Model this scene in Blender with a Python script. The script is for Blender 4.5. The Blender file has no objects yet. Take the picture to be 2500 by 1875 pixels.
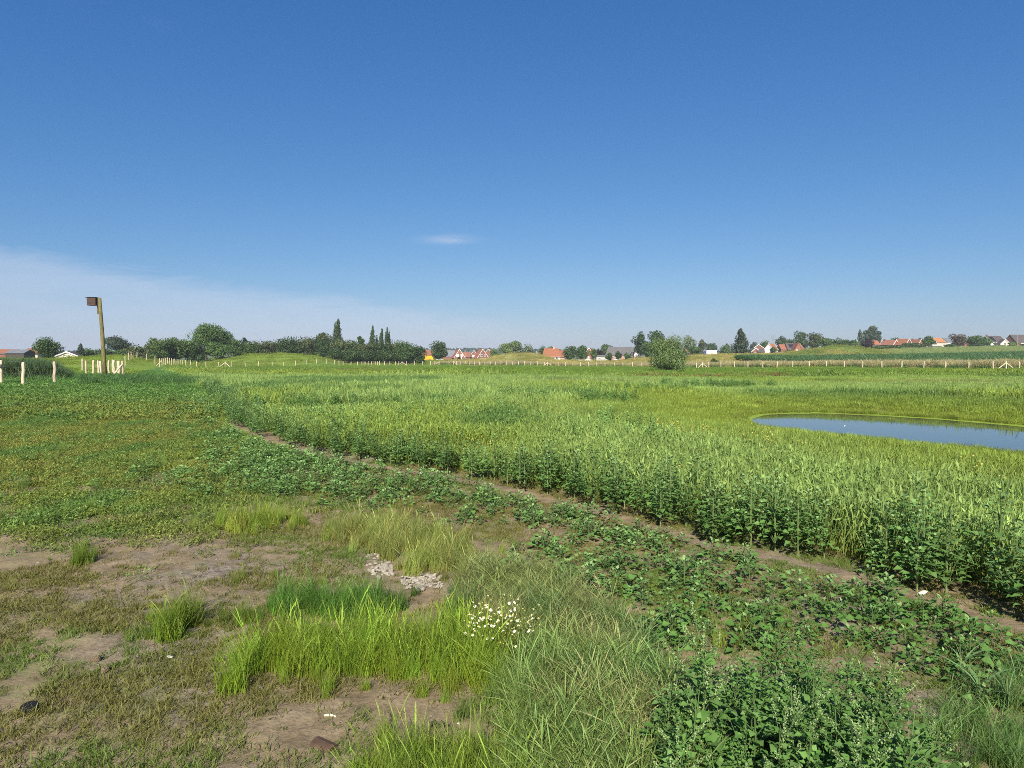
import bpy, bmesh, math, random
import numpy as np
from mathutils import Vector, Matrix, Euler

random.seed(7)
rng = np.random.default_rng(11)
R = math.radians
scene = bpy.context.scene
COL = scene.collection

# ------------------------------------------------------------------ camera, sky, sun
CAMZ = 1.65
FPX = 1667.0            # focal length in photograph pixels (2500 wide)
PITCH = -R(2.11)
cam_d = bpy.data.cameras.new('camera')
cam = bpy.data.objects.new('camera', cam_d)
COL.objects.link(cam)
cam.location = (0, 0, CAMZ)
cam.rotation_euler = (R(90) + PITCH, 0, 0)
cam_d.sensor_width = 36.0
cam_d.lens = 36.0 * FPX / 2500.0
cam_d.clip_start = 0.05
cam_d.clip_end = 20000
scene.camera = cam

SUN_ELEV, SUN_ANTI = R(36), R(6)      # light travels towards +y, a little to the right
SUN_STRENGTH, SKY_STRENGTH = 5.0, 0.063
EXPOSURE = 0.7
sun_d = bpy.data.lights.new('sun', 'SUN')
sun_d.energy = SUN_STRENGTH
sun_d.angle = R(0.5)
sun_d.color = (1.0, 0.93, 0.80)
sun = bpy.data.objects.new('sun', sun_d)
COL.objects.link(sun)
ld = Vector((math.sin(SUN_ANTI) * math.cos(SUN_ELEV), math.cos(SUN_ANTI) * math.cos(SUN_ELEV), -math.sin(SUN_ELEV)))
sun.rotation_euler = ld.to_track_quat('-Z', 'Y').to_euler()
sun.location = (-5, -30, 25)

world = bpy.data.worlds.new('World')
scene.world = world
world.use_nodes = True
wn, wl = world.node_tree.nodes, world.node_tree.links
wn.clear()
def WN(t, **k):
    n = wn.new(t)
    for a, b in k.items(): setattr(n, a, b)
    return n
def wmath(op, a, b=None, c=None, clamp=False):
    n = WN('ShaderNodeMath', operation=op, use_clamp=clamp)
    for i, v in enumerate((a, b, c)):
        if v is None: continue
        if isinstance(v, (int, float)): n.inputs[i].default_value = v
        else: wl.new(v, n.inputs[i])
    return n.outputs[0]
sky = WN('ShaderNodeTexSky', sky_type='NISHITA', sun_disc=False, sun_elevation=SUN_ELEV, air_density=1.0,
         dust_density=0.6, ozone_density=2.6, altitude=20)
sky.sun_rotation = math.pi + SUN_ANTI
gen = WN('ShaderNodeTexCoord')
sep = WN('ShaderNodeSeparateXYZ')
wl.new(gen.outputs['Generated'], sep.inputs[0])
az = wmath('ARCTAN2', sep.outputs[0], sep.outputs[1])
el = wmath('ARCSINE', sep.outputs[2])
comb = WN('ShaderNodeCombineXYZ')
wl.new(wmath('MULTIPLY', az, 7.0), comb.inputs[0])
wl.new(wmath('MULTIPLY', el, 38.0), comb.inputs[1])
nz = WN('ShaderNodeTexNoise')
nz.inputs['Scale'].default_value = 1.0
nz.inputs['Detail'].default_value = 7.0
nz.inputs['Roughness'].default_value = 0.62
nz.inputs['Distortion'].default_value = 0.7
wl.new(comb.outputs[0], nz.inputs['Vector'])
# thin cirrus bank low in the sky, sinking towards the right
edge = wmath('ADD', wmath('MULTIPLY', az, -0.118), 0.060)
edge = wmath('ADD', edge, wmath('MULTIPLY', wmath('SUBTRACT', nz.outputs[0], 0.5), 0.050))
band = wmath('DIVIDE', wmath('SUBTRACT', edge, el), 0.022, clamp=True)
band = wmath('MULTIPLY', band, wmath('DIVIDE', wmath('SUBTRACT', 0.13, az), 0.30, clamp=True))
soft = wmath('ADD', 0.55, wmath('MULTIPLY', nz.outputs[0], 0.75))
band = wmath('MULTIPLY', wmath('MULTIPLY', band, soft), 0.40, clamp=True)
# small wisp
def gauss(az0, el0, sa, se):
    da = wmath('DIVIDE', wmath('SUBTRACT', az, az0), sa)
    de = wmath('DIVIDE', wmath('SUBTRACT', el, el0), se)
    return wmath('POWER', 2.718, wmath('MULTIPLY', wmath('ADD', wmath('MULTIPLY', da, da), wmath('MULTIPLY', de, de)), -1.0))
wisp = wmath('MULTIPLY', gauss(-0.093, 0.171, 0.034, 0.0055), wmath('MULTIPLY', wmath('SUBTRACT', nz.outputs[0], 0.30, clamp=True), 1.5))
wisp2 = wmath('MULTIPLY', gauss(-0.50, 0.41, 0.05, 0.016), wmath('MULTIPLY', wmath('SUBTRACT', nz.outputs[0], 0.5, clamp=True), 0.3))
cl = wmath('ADD', wmath('ADD', band, wisp), wisp2, clamp=True)
mixc = WN('ShaderNodeMix', data_type='RGBA')
wl.new(cl, mixc.inputs[0])
# per-channel tone curve of the clear sky (deep blue above, milky blue at the horizon)
ssep = WN('ShaderNodeSeparateColor'); wl.new(sky.outputs[0], ssep.inputs[0])
scmb = WN('ShaderNodeCombineColor')
for i_, (k_, r_, p_) in enumerate(((.40, 1.05, 1.29), (1.52, 1.85, .91), (4.6, 3.77, .64))):
    wl.new(wmath('MULTIPLY', wmath('POWER', wmath('DIVIDE', ssep.outputs[i_], r_), p_), k_), scmb.inputs[i_])
wl.new(scmb.outputs[0], mixc.inputs[6])
mixc.inputs[7].default_value = (6.2, 6.9, 8.4, 1)
bg = WN('ShaderNodeBackground')
bg.inputs['Strength'].default_value = SKY_STRENGTH
wl.new(mixc.outputs[2], bg.inputs[0])
wo = WN('ShaderNodeOutputWorld')
wl.new(bg.outputs[0], wo.inputs[0])

scene.view_settings.view_transform = 'Standard'
scene.view_settings.look = 'None'
scene.view_settings.exposure = EXPOSURE
scene.view_settings.gamma = 1.0
scene.view_settings.use_curve_mapping = False
scene.render.engine = 'CYCLES'
scene.cycles.max_bounces = 6
scene.cycles.diffuse_bounces = 3
scene.cycles.glossy_bounces = 2
scene.cycles.transmission_bounces = 2
scene.cycles.transparent_max_bounces = 4
scene.cycles.use_denoising = False
scene.cycles.filter_width = 0.9

# ------------------------------------------------------------------ helpers
def ray(px, py):
    u, v = (px - 1250.0) / FPX, (937.5 - py) / FPX
    return np.array([u, math.cos(PITCH) - v * math.sin(PITCH), math.sin(PITCH) + v * math.cos(PITCH)])
def at(px, py, Y):
    d = ray(px, py); t = Y / d[1]
    return Vector((d[0] * t, Y, CAMZ + d[2] * t))
def onz(px, py, z=0.0):
    d = ray(px, py); t = (z - CAMZ) / d[2]
    return (d[0] * t, d[1] * t)
def ppm(Y):                       # metres for one photograph pixel at depth Y
    return Y / FPX

_perm = np.random.default_rng(5).random((256, 256))
def vnoise(x, y, s=1.0, seed=0):
    x = np.asarray(x) / s + seed * 17.3; y = np.asarray(y) / s + seed * 9.7
    xi, yi = np.floor(x).astype(int), np.floor(y).astype(int)
    fx, fy = x - xi, y - yi
    fx, fy = fx * fx * (3 - 2 * fx), fy * fy * (3 - 2 * fy)
    g = lambda i, j: _perm[(xi + i) & 255, (yi + j) & 255]
    return (g(0, 0) * (1 - fx) + g(1, 0) * fx) * (1 - fy) + (g(0, 1) * (1 - fx) + g(1, 1) * fx) * fy
def fbm(x, y, s=1.0, seed=0, o=3):
    r, a, t = 0, 1.0, 0
    for k in range(o):
        r = r + a * vnoise(x, y, s / 2 ** k, seed + k * 3); t += a; a *= 0.55
    return r / t
def sstep(a, b, x):
    t = np.clip((np.asarray(x, float) - a) / (b - a), 0, 1)
    return t * t * (3 - 2 * t)
def inpoly(x, y, poly):
    x, y = np.asarray(x), np.asarray(y)
    r = np.zeros(x.shape, bool); n = len(poly)
    for i in range(n):
        x1, y1 = poly[i]; x2, y2 = poly[(i + 1) % n]
        c = ((y1 > y) != (y2 > y)) & (x < (x2 - x1) * (y - y1) / (y2 - y1 + 1e-12) + x1)
        r ^= c
    return r
def segdist(x, y, pts):
    x, y = np.asarray(x, float), np.asarray(y, float)
    best = np.full(x.shape, 1e9); sign = np.ones(x.shape)
    for (x1, y1), (x2, y2) in zip(pts[:-1], pts[1:]):
        dx, dy = x2 - x1, y2 - y1
        t = np.clip(((x - x1) * dx + (y - y1) * dy) / (dx * dx + dy * dy), 0, 1)
        ex, ey = x - x1 - t * dx, y - y1 - t * dy
        d = np.hypot(ex, ey); m = d < best
        best = np.where(m, d, best)
        sign = np.where(m, np.sign(dx * (y - y1) - dy * (x - x1)), sign)
    return best, sign
def gpoly(pts): return [onz(a, b) for a, b in pts]

# ------------------------------------------------------------------ terrain
PROF = {
 -500: [(20, 0), (30, .2), (40, .35), (60, .4), (110, 1), (200, 1.5), (500, 1.5)],
 0:    [(20, 0), (25, .1), (35, .3), (60, .4), (110, 1.0), (200, 1.2), (500, 1.5)],
 150:  [(20, 0), (35, .25), (60, .3), (85, .8), (110, 1.7), (150, 1.2), (500, 1.5)],
 290:  [(20, 0), (35, .1), (60, .28), (85, .8), (115, 2.25), (160, 1.2), (500, 1.5)],
 400:  [(20, 0), (60, .1), (90, .1), (115, .7), (160, .7), (500, 1.2)],
 480:  [(20, 0), (60, 0), (110, -.07), (150, -.2), (215, .2), (260, .6), (500, 1)],
 550:  [(20, 0), (150, -.3), (185, -.3), (215, 1.9), (250, .8), (500, 1)],
 620:  [(20, 0), (150, -.35), (185, -.4), (215, 3.1), (250, 1.0), (500, 1)],
 700:  [(20, 0), (150, -.4), (185, -.5), (215, 3.5), (250, 1.2), (500, 1)],
 770:  [(20, 0), (150, -.4), (190, -.5), (215, 2.5), (250, .8), (500, 1)],
 840:  [(20, 0), (150, -.4), (200, -.6), (220, -.2), (250, 0), (500, 1)],
 1000: [(20, 0), (150, -.4), (210, -.65), (240, -.1), (300, .3), (450, .8)],
 1150: [(20, 0), (150, -.4), (225, -.7), (245, .4), (265, 1.2), (300, .8), (450, .8), (600, .8)],
 1195: [(20, 0), (225, -.7), (245, .6), (265, 1.5), (300, .9), (450, .8)],
 1235: [(20, 0), (222, -.6), (234, .2), (257, 3.8), (280, 3.3), (310, 1.2), (450, 1)],
 1305: [(20, 0), (220, -.6), (234, .2), (257, 4.0), (280, 3.3), (310, 1.2), (450, 1)],
 1350: [(20, 0), (215, -.7), (250, .9), (300, .7), (450, .8)],
 1420: [(20, 0), (210, -.7), (245, .2), (330, .5), (450, .8)],
 1500: [(20, 0), (195, -.7), (225, 0), (330, .5), (450, 1)],
 1570: [(20, 0), (185, -.7), (205, .2), (230, 2.0), (260, 1.4), (330, 1.2), (450, 1.5)],
 1630: [(20, 0), (180, -.6), (205, 1.2), (260, 1.6), (450, 2)],
 1700: [(20, 0), (165, -.6), (180, .2), (200, 2.4), (250, 2.5), (400, 2.7)],
 1800: [(20, 0), (152, -.4), (165, .1), (200, 2.6), (240, 3), (300, 3.3), (420, 3.5)],
 1900: [(20, 0), (145, -.3), (160, .2), (195, 1.4), (225, 3.1), (300, 3.3), (420, 4.2)],
 2050: [(20, 0), (133, -.15), (145, .1), (200, 1.2), (245, 6.9), (280, 5.5), (350, 5.5), (420, 6)],
 2150: [(20, 0), (128, -.1), (140, .1), (205, 1.5), (245, 4), (300, 5), (350, 6.5), (420, 7)],
 2300: [(20, 0), (122, -.1), (135, .1), (220, 2.2), (330, 7), (420, 7.8)],
 2500: [(20, 0), (112, -.1), (125, .1), (230, 2.9), (340, 8), (420, 9)],
 3000: [(20, 0), (112, -.1), (125, .1), (230, 2.9), (340, 8), (420, 9)],
}
_cols = sorted(PROF)
_gpx = np.arange(-500, 3001, 10.0)
_gl = np.linspace(math.log(2.0), math.log(8000.0), 420)
_rows = []
for c in _cols:
    p = [(1, 0)] + PROF[c]
    ridge = 15.5 if 850 <= c <= 1400 else 10.0
    p = p + [(700, p[-1][1] + 1), (1000, 5), (1300, ridge), (1700, 9), (8000, 9)]
    _rows.append(np.interp(np.exp(_gl), [a for a, b in p], [b for a, b in p]))
_rows = np.array(_rows)
_Z = np.array([np.interp(_gpx, _cols, _rows[:, j]) for j in range(len(_gl))]).T
def _blur(A, n, ax):
    k = np.exp(-np.linspace(-2, 2, 2 * n + 1) ** 2); k /= k.sum()
    pad = [(0, 0), (0, 0)]; pad[ax] = (n, n)
    B = np.pad(A, pad, mode='edge')
    return np.apply_along_axis(lambda v: np.convolve(v, k, 'valid'), ax, B)
_Z = _blur(_blur(_Z, 3, 0), 2, 1)

# pond outline (on the water plane)
WZ = -0.36
POND = [onz(a, b, WZ) for a, b in [(1815, 1022), (1850, 1012), (1900, 1009), (2000, 1008), (2150, 1014), (2300, 1023), (2500, 1040),
        (2700, 1062), (2900, 1100), (2960, 1150), (2800, 1160), (2500, 1118), (2400, 1106), (2250, 1092), (2100, 1076), (1950, 1059), (1850, 1046), (1822, 1034)]]
def ponddist(x, y):
    d, s = segdist(x, y, POND + POND[:1])
    return np.where(inpoly(x, y, POND), -d, d)
# edge of the bare strip, foot of the goosefoot hedge; field lies beyond (left-hand side of the line running right)
EDGE_PX = [(330, 890), (440, 912), (500, 955), (545, 1005), (570, 1040), (640, 1072), (760, 1105), (950, 1140), (1100, 1165), (1250, 1195), (1450, 1240), (1600, 1285),
           (1750, 1325), (1900, 1355), (2050, 1392), (2200, 1434), (2350, 1480), (2500, 1530), (2800, 1640)]
EDGE = [onz(a, b) for a, b in EDGE_PX] + [(4.0, 1.8), (5.2, -2.5)]
def edgedist(x, y):
    d, s = segdist(x, y, EDGE)
    return d * s
def topx(x, y): return 1250 + FPX * np.asarray(x) / np.maximum(np.asarray(y), 0.5)

def terrain(x, y, detail=False):
    x = np.asarray(x, float); y = np.asarray(y, float)
    ys = np.maximum(y, 2.0)
    px = np.clip(topx(x, ys), -500, 3000)
    gi = (px + 500) / 10.0; gj = (np.log(ys) - _gl[0]) / (_gl[1] - _gl[0])
    gi = np.clip(gi, 0, len(_gpx) - 1.001); gj = np.clip(gj, 0, len(_gl) - 1.001)
    i, j = gi.astype(int), gj.astype(int); a, b = gi - i, gj - j
    z = (_Z[i, j] * (1 - a) + _Z[i + 1, j] * a) * (1 - b) + (_Z[i, j + 1] * (1 - a) + _Z[i + 1, j + 1] * a) * b
    # gentle swells of the field
    z = z + (fbm(x, y, 14.0, 3) - 0.5) * 0.16 * sstep(14, 40, y) + (fbm(x, y, 45.0, 8) - .5) * 1.0 * sstep(150, 220, y) * sstep(260, 700, y)
    m = (y > 6) & (y < 50) & (x > 0)
    if np.any(m):
        xm, ym = x[m] if x.ndim else x, y[m] if y.ndim else y
        d = ponddist(xm, ym)
        s = sstep(0.0, 4.5, d)
        zz = (z[m] if z.ndim else z) * s + (WZ + 0.015) * (1 - s)
        zz = np.where(d < 0, WZ + 0.015 - sstep(0, 2.5, -d) * 0.5, zz)
        if z.ndim: z[m] = zz
        else: z = zz
    if detail:
        f = 1 - sstep(9, 16, y)
        z = z + f * ((fbm(x, y, 0.55, 1) - .5) * 0.05 + (fbm(x, y, 0.13, 2) - .5) * 0.026 + (vnoise(x, y, 0.035, 4) - .5) * 0.012)
    return z
def tz(x, y): return float(terrain(np.array([x]), np.array([y]))[0])

# ------------------------------------------------------------------ ground zones
LEFTPOLY = gpoly([(-900, 905), (300, 905), (440, 915), (500, 955), (545, 1005), (570, 1040), (600, 1090), (560, 1150), (520, 1210), (430, 1260), (200, 1290), (-300, 1300), (-900, 1310)])
CLEAF = [(a, b) for a, b in EDGE] + [onz(a, b) for a, b in [(2800, 2000), (1700, 2000), (1560, 1640), (1420, 1530), (1250, 1420), (1140, 1330), (1010, 1255), (800, 1225), (650, 1215), (560, 1190), (560, 1130), (600, 1090), (540, 1030), (480, 985)]]
SOILBAND = None
P_PALE = np.array([.275, .405, .108]); P_YEL = np.array([.265, .365, .05]); P_DARK = np.array([.105, .215, .055])
P_FRESH = np.array([.145, .27, .035]); P_BROWN = np.array([.23, .175, .07]); P_DRY = np.array([.44, .42, .16]); P_TAN = np.array([.42, .34, .19])
SOIL = np.array([.27, .195, .135]); P_PALEFIELD = np.array([.27, .37, .15]); P_MOUND = np.array([.22, .32, .05])
def lerp(a, b, t): return a * (1 - t[..., None]) + b * t[..., None]
BROWNSTRIPE = [at(a, b, 1).to_tuple()[:2] for a, b in ()]
def projpy(x, y, z=0.0):
    # photograph row of ground height z at depth y (used only to shape the zones along lines of equal distance)
    return 876 + (CAMZ - z) * FPX / np.maximum(y, 1.0)
def vegcol(x, y):
    """colour (albedo) of the plant cover at a ground point"""
    px = topx(x, y)
    n1 = fbm(x, y * 0.55, 5.0, 1); n2 = fbm(x, y * .5, 16.0, 5); n3 = fbm(x, y * .35, 30.0, 9)
    c = np.broadcast_to(P_PALE, x.shape + (3,)).copy()
    c = lerp(c, P_YEL, sstep(.47, .62, n2) * .75)
    c = lerp(c, P_DARK, sstep(.55, .67, n1) * .8 * (1 - sstep(60, 110, y) * .4))
    # flat lawn-like far half of the field
    c = lerp(c, lerp(np.broadcast_to(P_FRESH, c.shape), P_YEL, sstep(.42, .6, n3)), sstep(48, 75, y) * sstep(1000, 1300, px + (n2 - .5) * 400) * .75)
    c = lerp(c, P_FRESH, sstep(85, 120, y) * .8)
    # brownish dry lenses
    for (cx, cy, sx, sy, k) in ((19.5, 70.0, 9.5, 3.2, .95), (-26, 118, 10, 6, .45), (6, 46, 5, 2.2, .4), (30, 47, 9, 2.5, .35)):
        g = np.exp(-((x - cx) / sx) ** 2 - ((y - cy) / sy) ** 2)
        c = lerp(c, P_BROWN, np.clip(g * 1.5 * (.5 + n1), 0, 1) * k)
    # round the pond
    d = ponddist(x, y)
    w = (1 - sstep(2.0, 8.0, d + (n1 - .5) * 4)) * (y < 60) * (x > 0)
    c = lerp(c, P_YEL, w * .85)
    # left strip: mixed short weeds
    lw = 1 - sstep(-.5, .2, edgedist(x, y))
    lc = lerp(np.broadcast_to(np.array([.185, .235, .045]), c.shape), np.array([.115, .215, .05]), sstep(.48, .66, fbm(x, y * .6, 1.3, 12)) * .8)
    lc = lerp(lc, np.array([.23, .23, .05]), sstep(.5, .66, fbm(x, y * .6, 1.0, 15)) * .6)
    lc = lerp(lc, np.array([.13, .25, .055]), sstep(22, 30, y))
    c = lerp(c, lc, lw)
    # beyond the far fence
    def at_(a, b, r0, r1): return sstep(a, b, px) * 1.0
    fy = np.interp(px, [-500, 330, 453, 800, 1100, 1300, 1500, 1700, 1900, 2100, 2300, 2490, 3000], [36, 60, 145, 200, 230, 220, 195, 165, 145, 132, 122, 113, 100])
    beyond = sstep(-1, 2, y - fy)
    bc = np.broadcast_to(P_MOUND, c.shape).copy()
    dry = sstep(1040, 1140, px)
    bc = lerp(bc, lerp(np.broadcast_to(P_DRY, c.shape), np.array([.29, .31, .09]), sstep(.45, .62, fbm(x, y, 6.0, 21))), dry)
    tan = dry * (1 - sstep(8, 16, y - fy)) * sstep(2, 5, y - fy)
    bc = lerp(bc, P_TAN, tan * .8)
    mz = sstep(1850, 1900, px) * sstep(12, 16, y - fy) * (1 - sstep(195, 215, y))
    bc = lerp(bc, np.array([.10, .10, .05]), mz)
    gm = sstep(1880, 1950, px) * sstep(200, 212, y)
    bc = lerp(bc, lerp(np.broadcast_to(np.array([.20, .28, .065]), c.shape), np.array([.36, .36, .12]), sstep(.5, .62, fbm(x, y, 7.0, 23))), gm)
    pf = sstep(2140, 2220, px) * sstep(210, 225, y)
    bc = lerp(bc, P_PALEFIELD, pf)
    far = sstep(380, 500, y)
    bc = lerp(bc, np.array([.12, .17, .06]), far)
    c = lerp(c, bc, beyond)
    return c
def cover(x, y):
    """share of ground hidden by low plants, 0 = bare soil"""
    e = edgedist(x, y)
    v = np.where(e > 0, .92, .42)
    v = np.where(inpoly(x, y, LEFTPOLY), .38 + .50 * sstep(8, 24, y) + .5 * (fbm(x, y, 1.5, 34) - .5), v)
    v = np.where(y > 34, .96, v)
    v = np.where((y < 9) & (e < 0), v * (0.4 + 1.1 * fbm(x, y, .8, 31)), v)
    d = ponddist(x, y)
    mud = np.exp(-((x - 15.5) / 3.6) ** 2 - ((y - 26.3) / 1.3) ** 2) * 1.2 + np.exp(-((x - 21) / 6.0) ** 2 - ((y - 24.0) / 1.8) ** 2) * 1.2
    v = np.where((y < 60) & (x > 0), v * (1 - np.clip(mud, 0, 1) * .9), v)
    # bare strip along the edge
    strip = np.exp(-((e + .12) / .16) ** 2)
    v = v * (1 - .9 * strip * (y < 20))
    v = np.where((e > 0) & (e < .9) & (y < 30), v * .45, v)
    return np.clip(v, 0, 1)

# ------------------------------------------------------------------ materials
def new_mat(name):
    m = bpy.data.materials.new(name); m.use_nodes = True
    nt = m.node_tree; nt.nodes.clear()
    return m, nt.nodes, nt.links
def simple_mat(name, col, rough=.7, var=.18, scale=6.0, bump=0.0, spec=.3, metallic=0.0, col2=None, stretch=None):
    m, N, L = new_mat(name)
    b = N.new('ShaderNodeBsdfPrincipled'); o = N.new('ShaderNodeOutputMaterial')
    tc = N.new('ShaderNodeTexCoord'); n = N.new('ShaderNodeTexNoise')
    n.inputs['Scale'].default_value = scale; n.inputs['Detail'].default_value = 5
    if stretch:
        mp = N.new('ShaderNodeMapping'); mp.inputs['Scale'].default_value = stretch
        L.new(tc.outputs['Object'], mp.inputs[0]); L.new(mp.outputs[0], n.inputs['Vector'])
    else: L.new(tc.outputs['Object'], n.inputs['Vector'])
    rp = N.new('ShaderNodeValToRGB')
    c1 = [max(0, c * (1 - var)) for c in col]; c2 = list(col2) if col2 else [min(1, c * (1 + var)) for c in col]
    rp.color_ramp.elements[0].position = .3; rp.color_ramp.elements[1].position = .7
    rp.color_ramp.elements[0].color = (*c1, 1); rp.color_ramp.elements[1].color = (*c2, 1)
    L.new(n.outputs[0], rp.inputs[0])
    oi = N.new('ShaderNodeObjectInfo'); hv = N.new('ShaderNodeHueSaturation')
    mr = N.new('ShaderNodeMapRange'); mr.inputs[3].default_value = .85; mr.inputs[4].default_value = 1.15
    L.new(oi.outputs['Random'], mr.inputs[0]); L.new(mr.outputs[0], hv.inputs['Value'])
    L.new(rp.outputs[0], hv.inputs['Color']); L.new(hv.outputs[0], b.inputs['Base Color'])
    b.inputs['Roughness'].default_value = rough; b.inputs['Metallic'].default_value = metallic
    b.inputs['Specular IOR Level'].default_value = spec
    if bump:
        bp = N.new('ShaderNodeBump'); bp.inputs['Strength'].default_value = bump; bp.inputs['Distance'].default_value = .02
        L.new(n.outputs[0], bp.inputs['Height']); L.new(bp.outputs[0], b.inputs['Normal'])
    L.new(b.outputs[0], o.inputs[0])
    return m
def veg_mat(name, A, B, root=None, tint=None, trans=.28, rough=.55, rootpow=1.0, spec=.25):
    """A..B by the per-leaf random value r, root colour by the height value t, times the instance's own colour"""
    m, N, L = new_mat(name)
    def attr(n, typ='GEOMETRY'):
        a = N.new('ShaderNodeAttribute'); a.attribute_name = n; a.attribute_type = typ; return a
    def mix(f, a, b, mode='MIX'):
        x = N.new('ShaderNodeMix'); x.data_type = 'RGBA'; x.blend_type = mode
        for s, v in ((0, f), (6, a), (7, b)):
            if isinstance(v, (int, float)): x.inputs[s].default_value = v
            elif isinstance(v, (tuple, list)): x.inputs[s].default_value = (*v, 1)
            else: L.new(v, x.inputs[s])
        return x.outputs[2]
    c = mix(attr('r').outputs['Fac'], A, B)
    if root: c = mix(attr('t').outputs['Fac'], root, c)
    if tint == 'inst': c = mix(1.0, c, attr('tint', 'INSTANCER').outputs['Color'], 'MULTIPLY')
    elif tint == 'obj':
        oi = N.new('ShaderNodeObjectInfo'); hv = N.new('ShaderNodeHueSaturation')
        mr = N.new('ShaderNodeMapRange'); mr.inputs[3].default_value = .78; mr.inputs[4].default_value = 1.22
        L.new(oi.outputs['Random'], mr.inputs[0]); L.new(mr.outputs[0], hv.inputs['Value']); L.new(c, hv.inputs['Color'])
        c = hv.outputs[0]
    b = N.new('ShaderNodeBsdfPrincipled'); b.inputs['Roughness'].default_value = rough; b.inputs['Specular IOR Level'].default_value = spec
    L.new(c, b.inputs['Base Color'])
    t = N.new('ShaderNodeBsdfTranslucent'); L.new(c, t.inputs[0])
    mx = N.new('ShaderNodeMixShader'); mx.inputs[0].default_value = trans
    L.new(b.outputs[0], mx.inputs[1]); L.new(t.outputs[0], mx.inputs[2])
    o = N.new('ShaderNodeOutputMaterial'); L.new(mx.outputs[0], o.inputs[0])
    return m

# ------------------------------------------------------------------ mesh helpers
def mesh_np(name, V, F, mat=None, attrs=None, smooth=False, tris=False):
    me = bpy.data.meshes.new(name)
    V = np.asarray(V, np.float32).reshape(-1, 3); F = np.asarray(F, np.int32)
    k = F.shape[1]
    me.vertices.add(len(V)); me.vertices.foreach_set('co', V.ravel())
    me.loops.add(F.size); me.loops.foreach_set('vertex_index', F.ravel())
    me.polygons.add(len(F)); me.polygons.foreach_set('loop_start', np.arange(0, F.size, k, dtype=np.int32))
    me.polygons.foreach_set('loop_total', np.full(len(F), k, np.int32))
    if smooth: me.polygons.foreach_set('use_smooth', np.ones(len(F), bool))
    me.update(calc_edges=True)
    for n, (typ, arr) in (attrs or {}).items():
        a = me.attributes.new(n, typ, 'POINT')
        arr = np.asarray(arr, np.float32)
        a.data.foreach_set({'FLOAT': 'value', 'FLOAT_COLOR': 'color', 'FLOAT_VECTOR': 'vector'}[typ], arr.ravel())
    if mat: me.materials.append(mat)
    return me
def put(name, me, parent=None, loc=(0, 0, 0), rot=(0, 0, 0), scl=(1, 1, 1)):
    o = bpy.data.objects.new(name, me); COL.objects.link(o)
    o.location = loc; o.rotation_euler = rot; o.scale = scl
    if parent: o.parent = parent
    return o
def empty(name, loc, rz=0.0):
    o = bpy.data.objects.new(name, None); COL.objects.link(o)
    o.location = loc; o.rotation_euler = (0, 0, rz); o.empty_display_size = .2
    return o
def tag(o, label=None, cat=None, group=None, kind=None):
    if label: o['label'] = label
    if cat: o['category'] = cat
    if group: o['group'] = group
    if kind: o['kind'] = kind
    return o
class MB:
    def __init__(s): s.v, s.f = [], []
    def poly(s, pts):
        n = len(s.v); s.v += [tuple(p) for p in pts]; s.f.append(tuple(range(n, n + len(pts)))); return s
    def box(s, a, b):
        (x0, y0, z0), (x1, y1, z1) = a, b
        n = len(s.v)
        s.v += [(x0, y0, z0), (x1, y0, z0), (x1, y1, z0), (x0, y1, z0), (x0, y0, z1), (x1, y0, z1), (x1, y1, z1), (x0, y1, z1)]
        s.f += [tuple(n + i for i in q) for q in ((0, 3, 2, 1), (4, 5, 6, 7), (0, 1, 5, 4), (1, 2, 6, 5), (2, 3, 7, 6), (3, 0, 4, 7))]
        return s
    def prism(s, prof, axis, a, b):
        """extrude a 2-D profile along axis 'x' or 'y' from a to b"""
        n = len(s.v); k = len(prof)
        for t in (a, b):
            for p, q in prof: s.v.append((t, p, q) if axis == 'x' else (p, t, q))
        s.f.append(tuple(range(n, n + k))); s.f.append(tuple(range(n + 2 * k - 1, n + k - 1, -1)))
        for i in range(k):
            j = (i + 1) % k; s.f.append((n + i, n + k + i, n + k + j, n + j))
        return s
    def tube(s, pts, rad, seg=8, cap=True):
        n0 = len(s.v); rings = []
        pts = [Vector(p) for p in pts]
        for i, p in enumerate(pts):
            d = (pts[min(i + 1, len(pts) - 1)] - pts[max(i - 1, 0)]).normalized()
            u = d.orthogonal().normalized() if i == 0 else (rings_u - d * rings_u.dot(d)).normalized()
            rings_u = u; w = d.cross(u)
            r = rad[i] if isinstance(rad, (list, tuple)) else rad
            ring = []
            for k in range(seg):
                a = 2 * math.pi * k / seg
                q = p + u * (math.cos(a) * r) + w * (math.sin(a) * r)
                ring.append(len(s.v)); s.v.append(tuple(q))
            rings.append(ring)
        for a, b in zip(rings[:-1], rings[1:]):
            for k in range(seg): s.f.append((a[k], a[(k + 1) % seg], b[(k + 1) % seg], b[k]))
        if cap:
            s.f.append(tuple(reversed(rings[0]))); s.f.append(tuple(rings[-1]))
        return s
    def mesh(s, name, mat, smooth=False):
        me = bpy.data.meshes.new(name); me.from_pydata(s.v, [], s.f); me.update()
        bm = bmesh.new(); bm.from_mesh(me); bmesh.ops.recalc_face_normals(bm, faces=bm.faces); bm.to_mesh(me); bm.free()
        if smooth:
            for p in me.polygons: p.use_smooth = True
        me.materials.append(mat); return me
    def build(s, name, mat, parent=None, loc=(0, 0, 0), rot=(0, 0, 0), smooth=False):
        return put(name, s.mesh(name, mat, smooth), parent, loc, rot)

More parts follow.
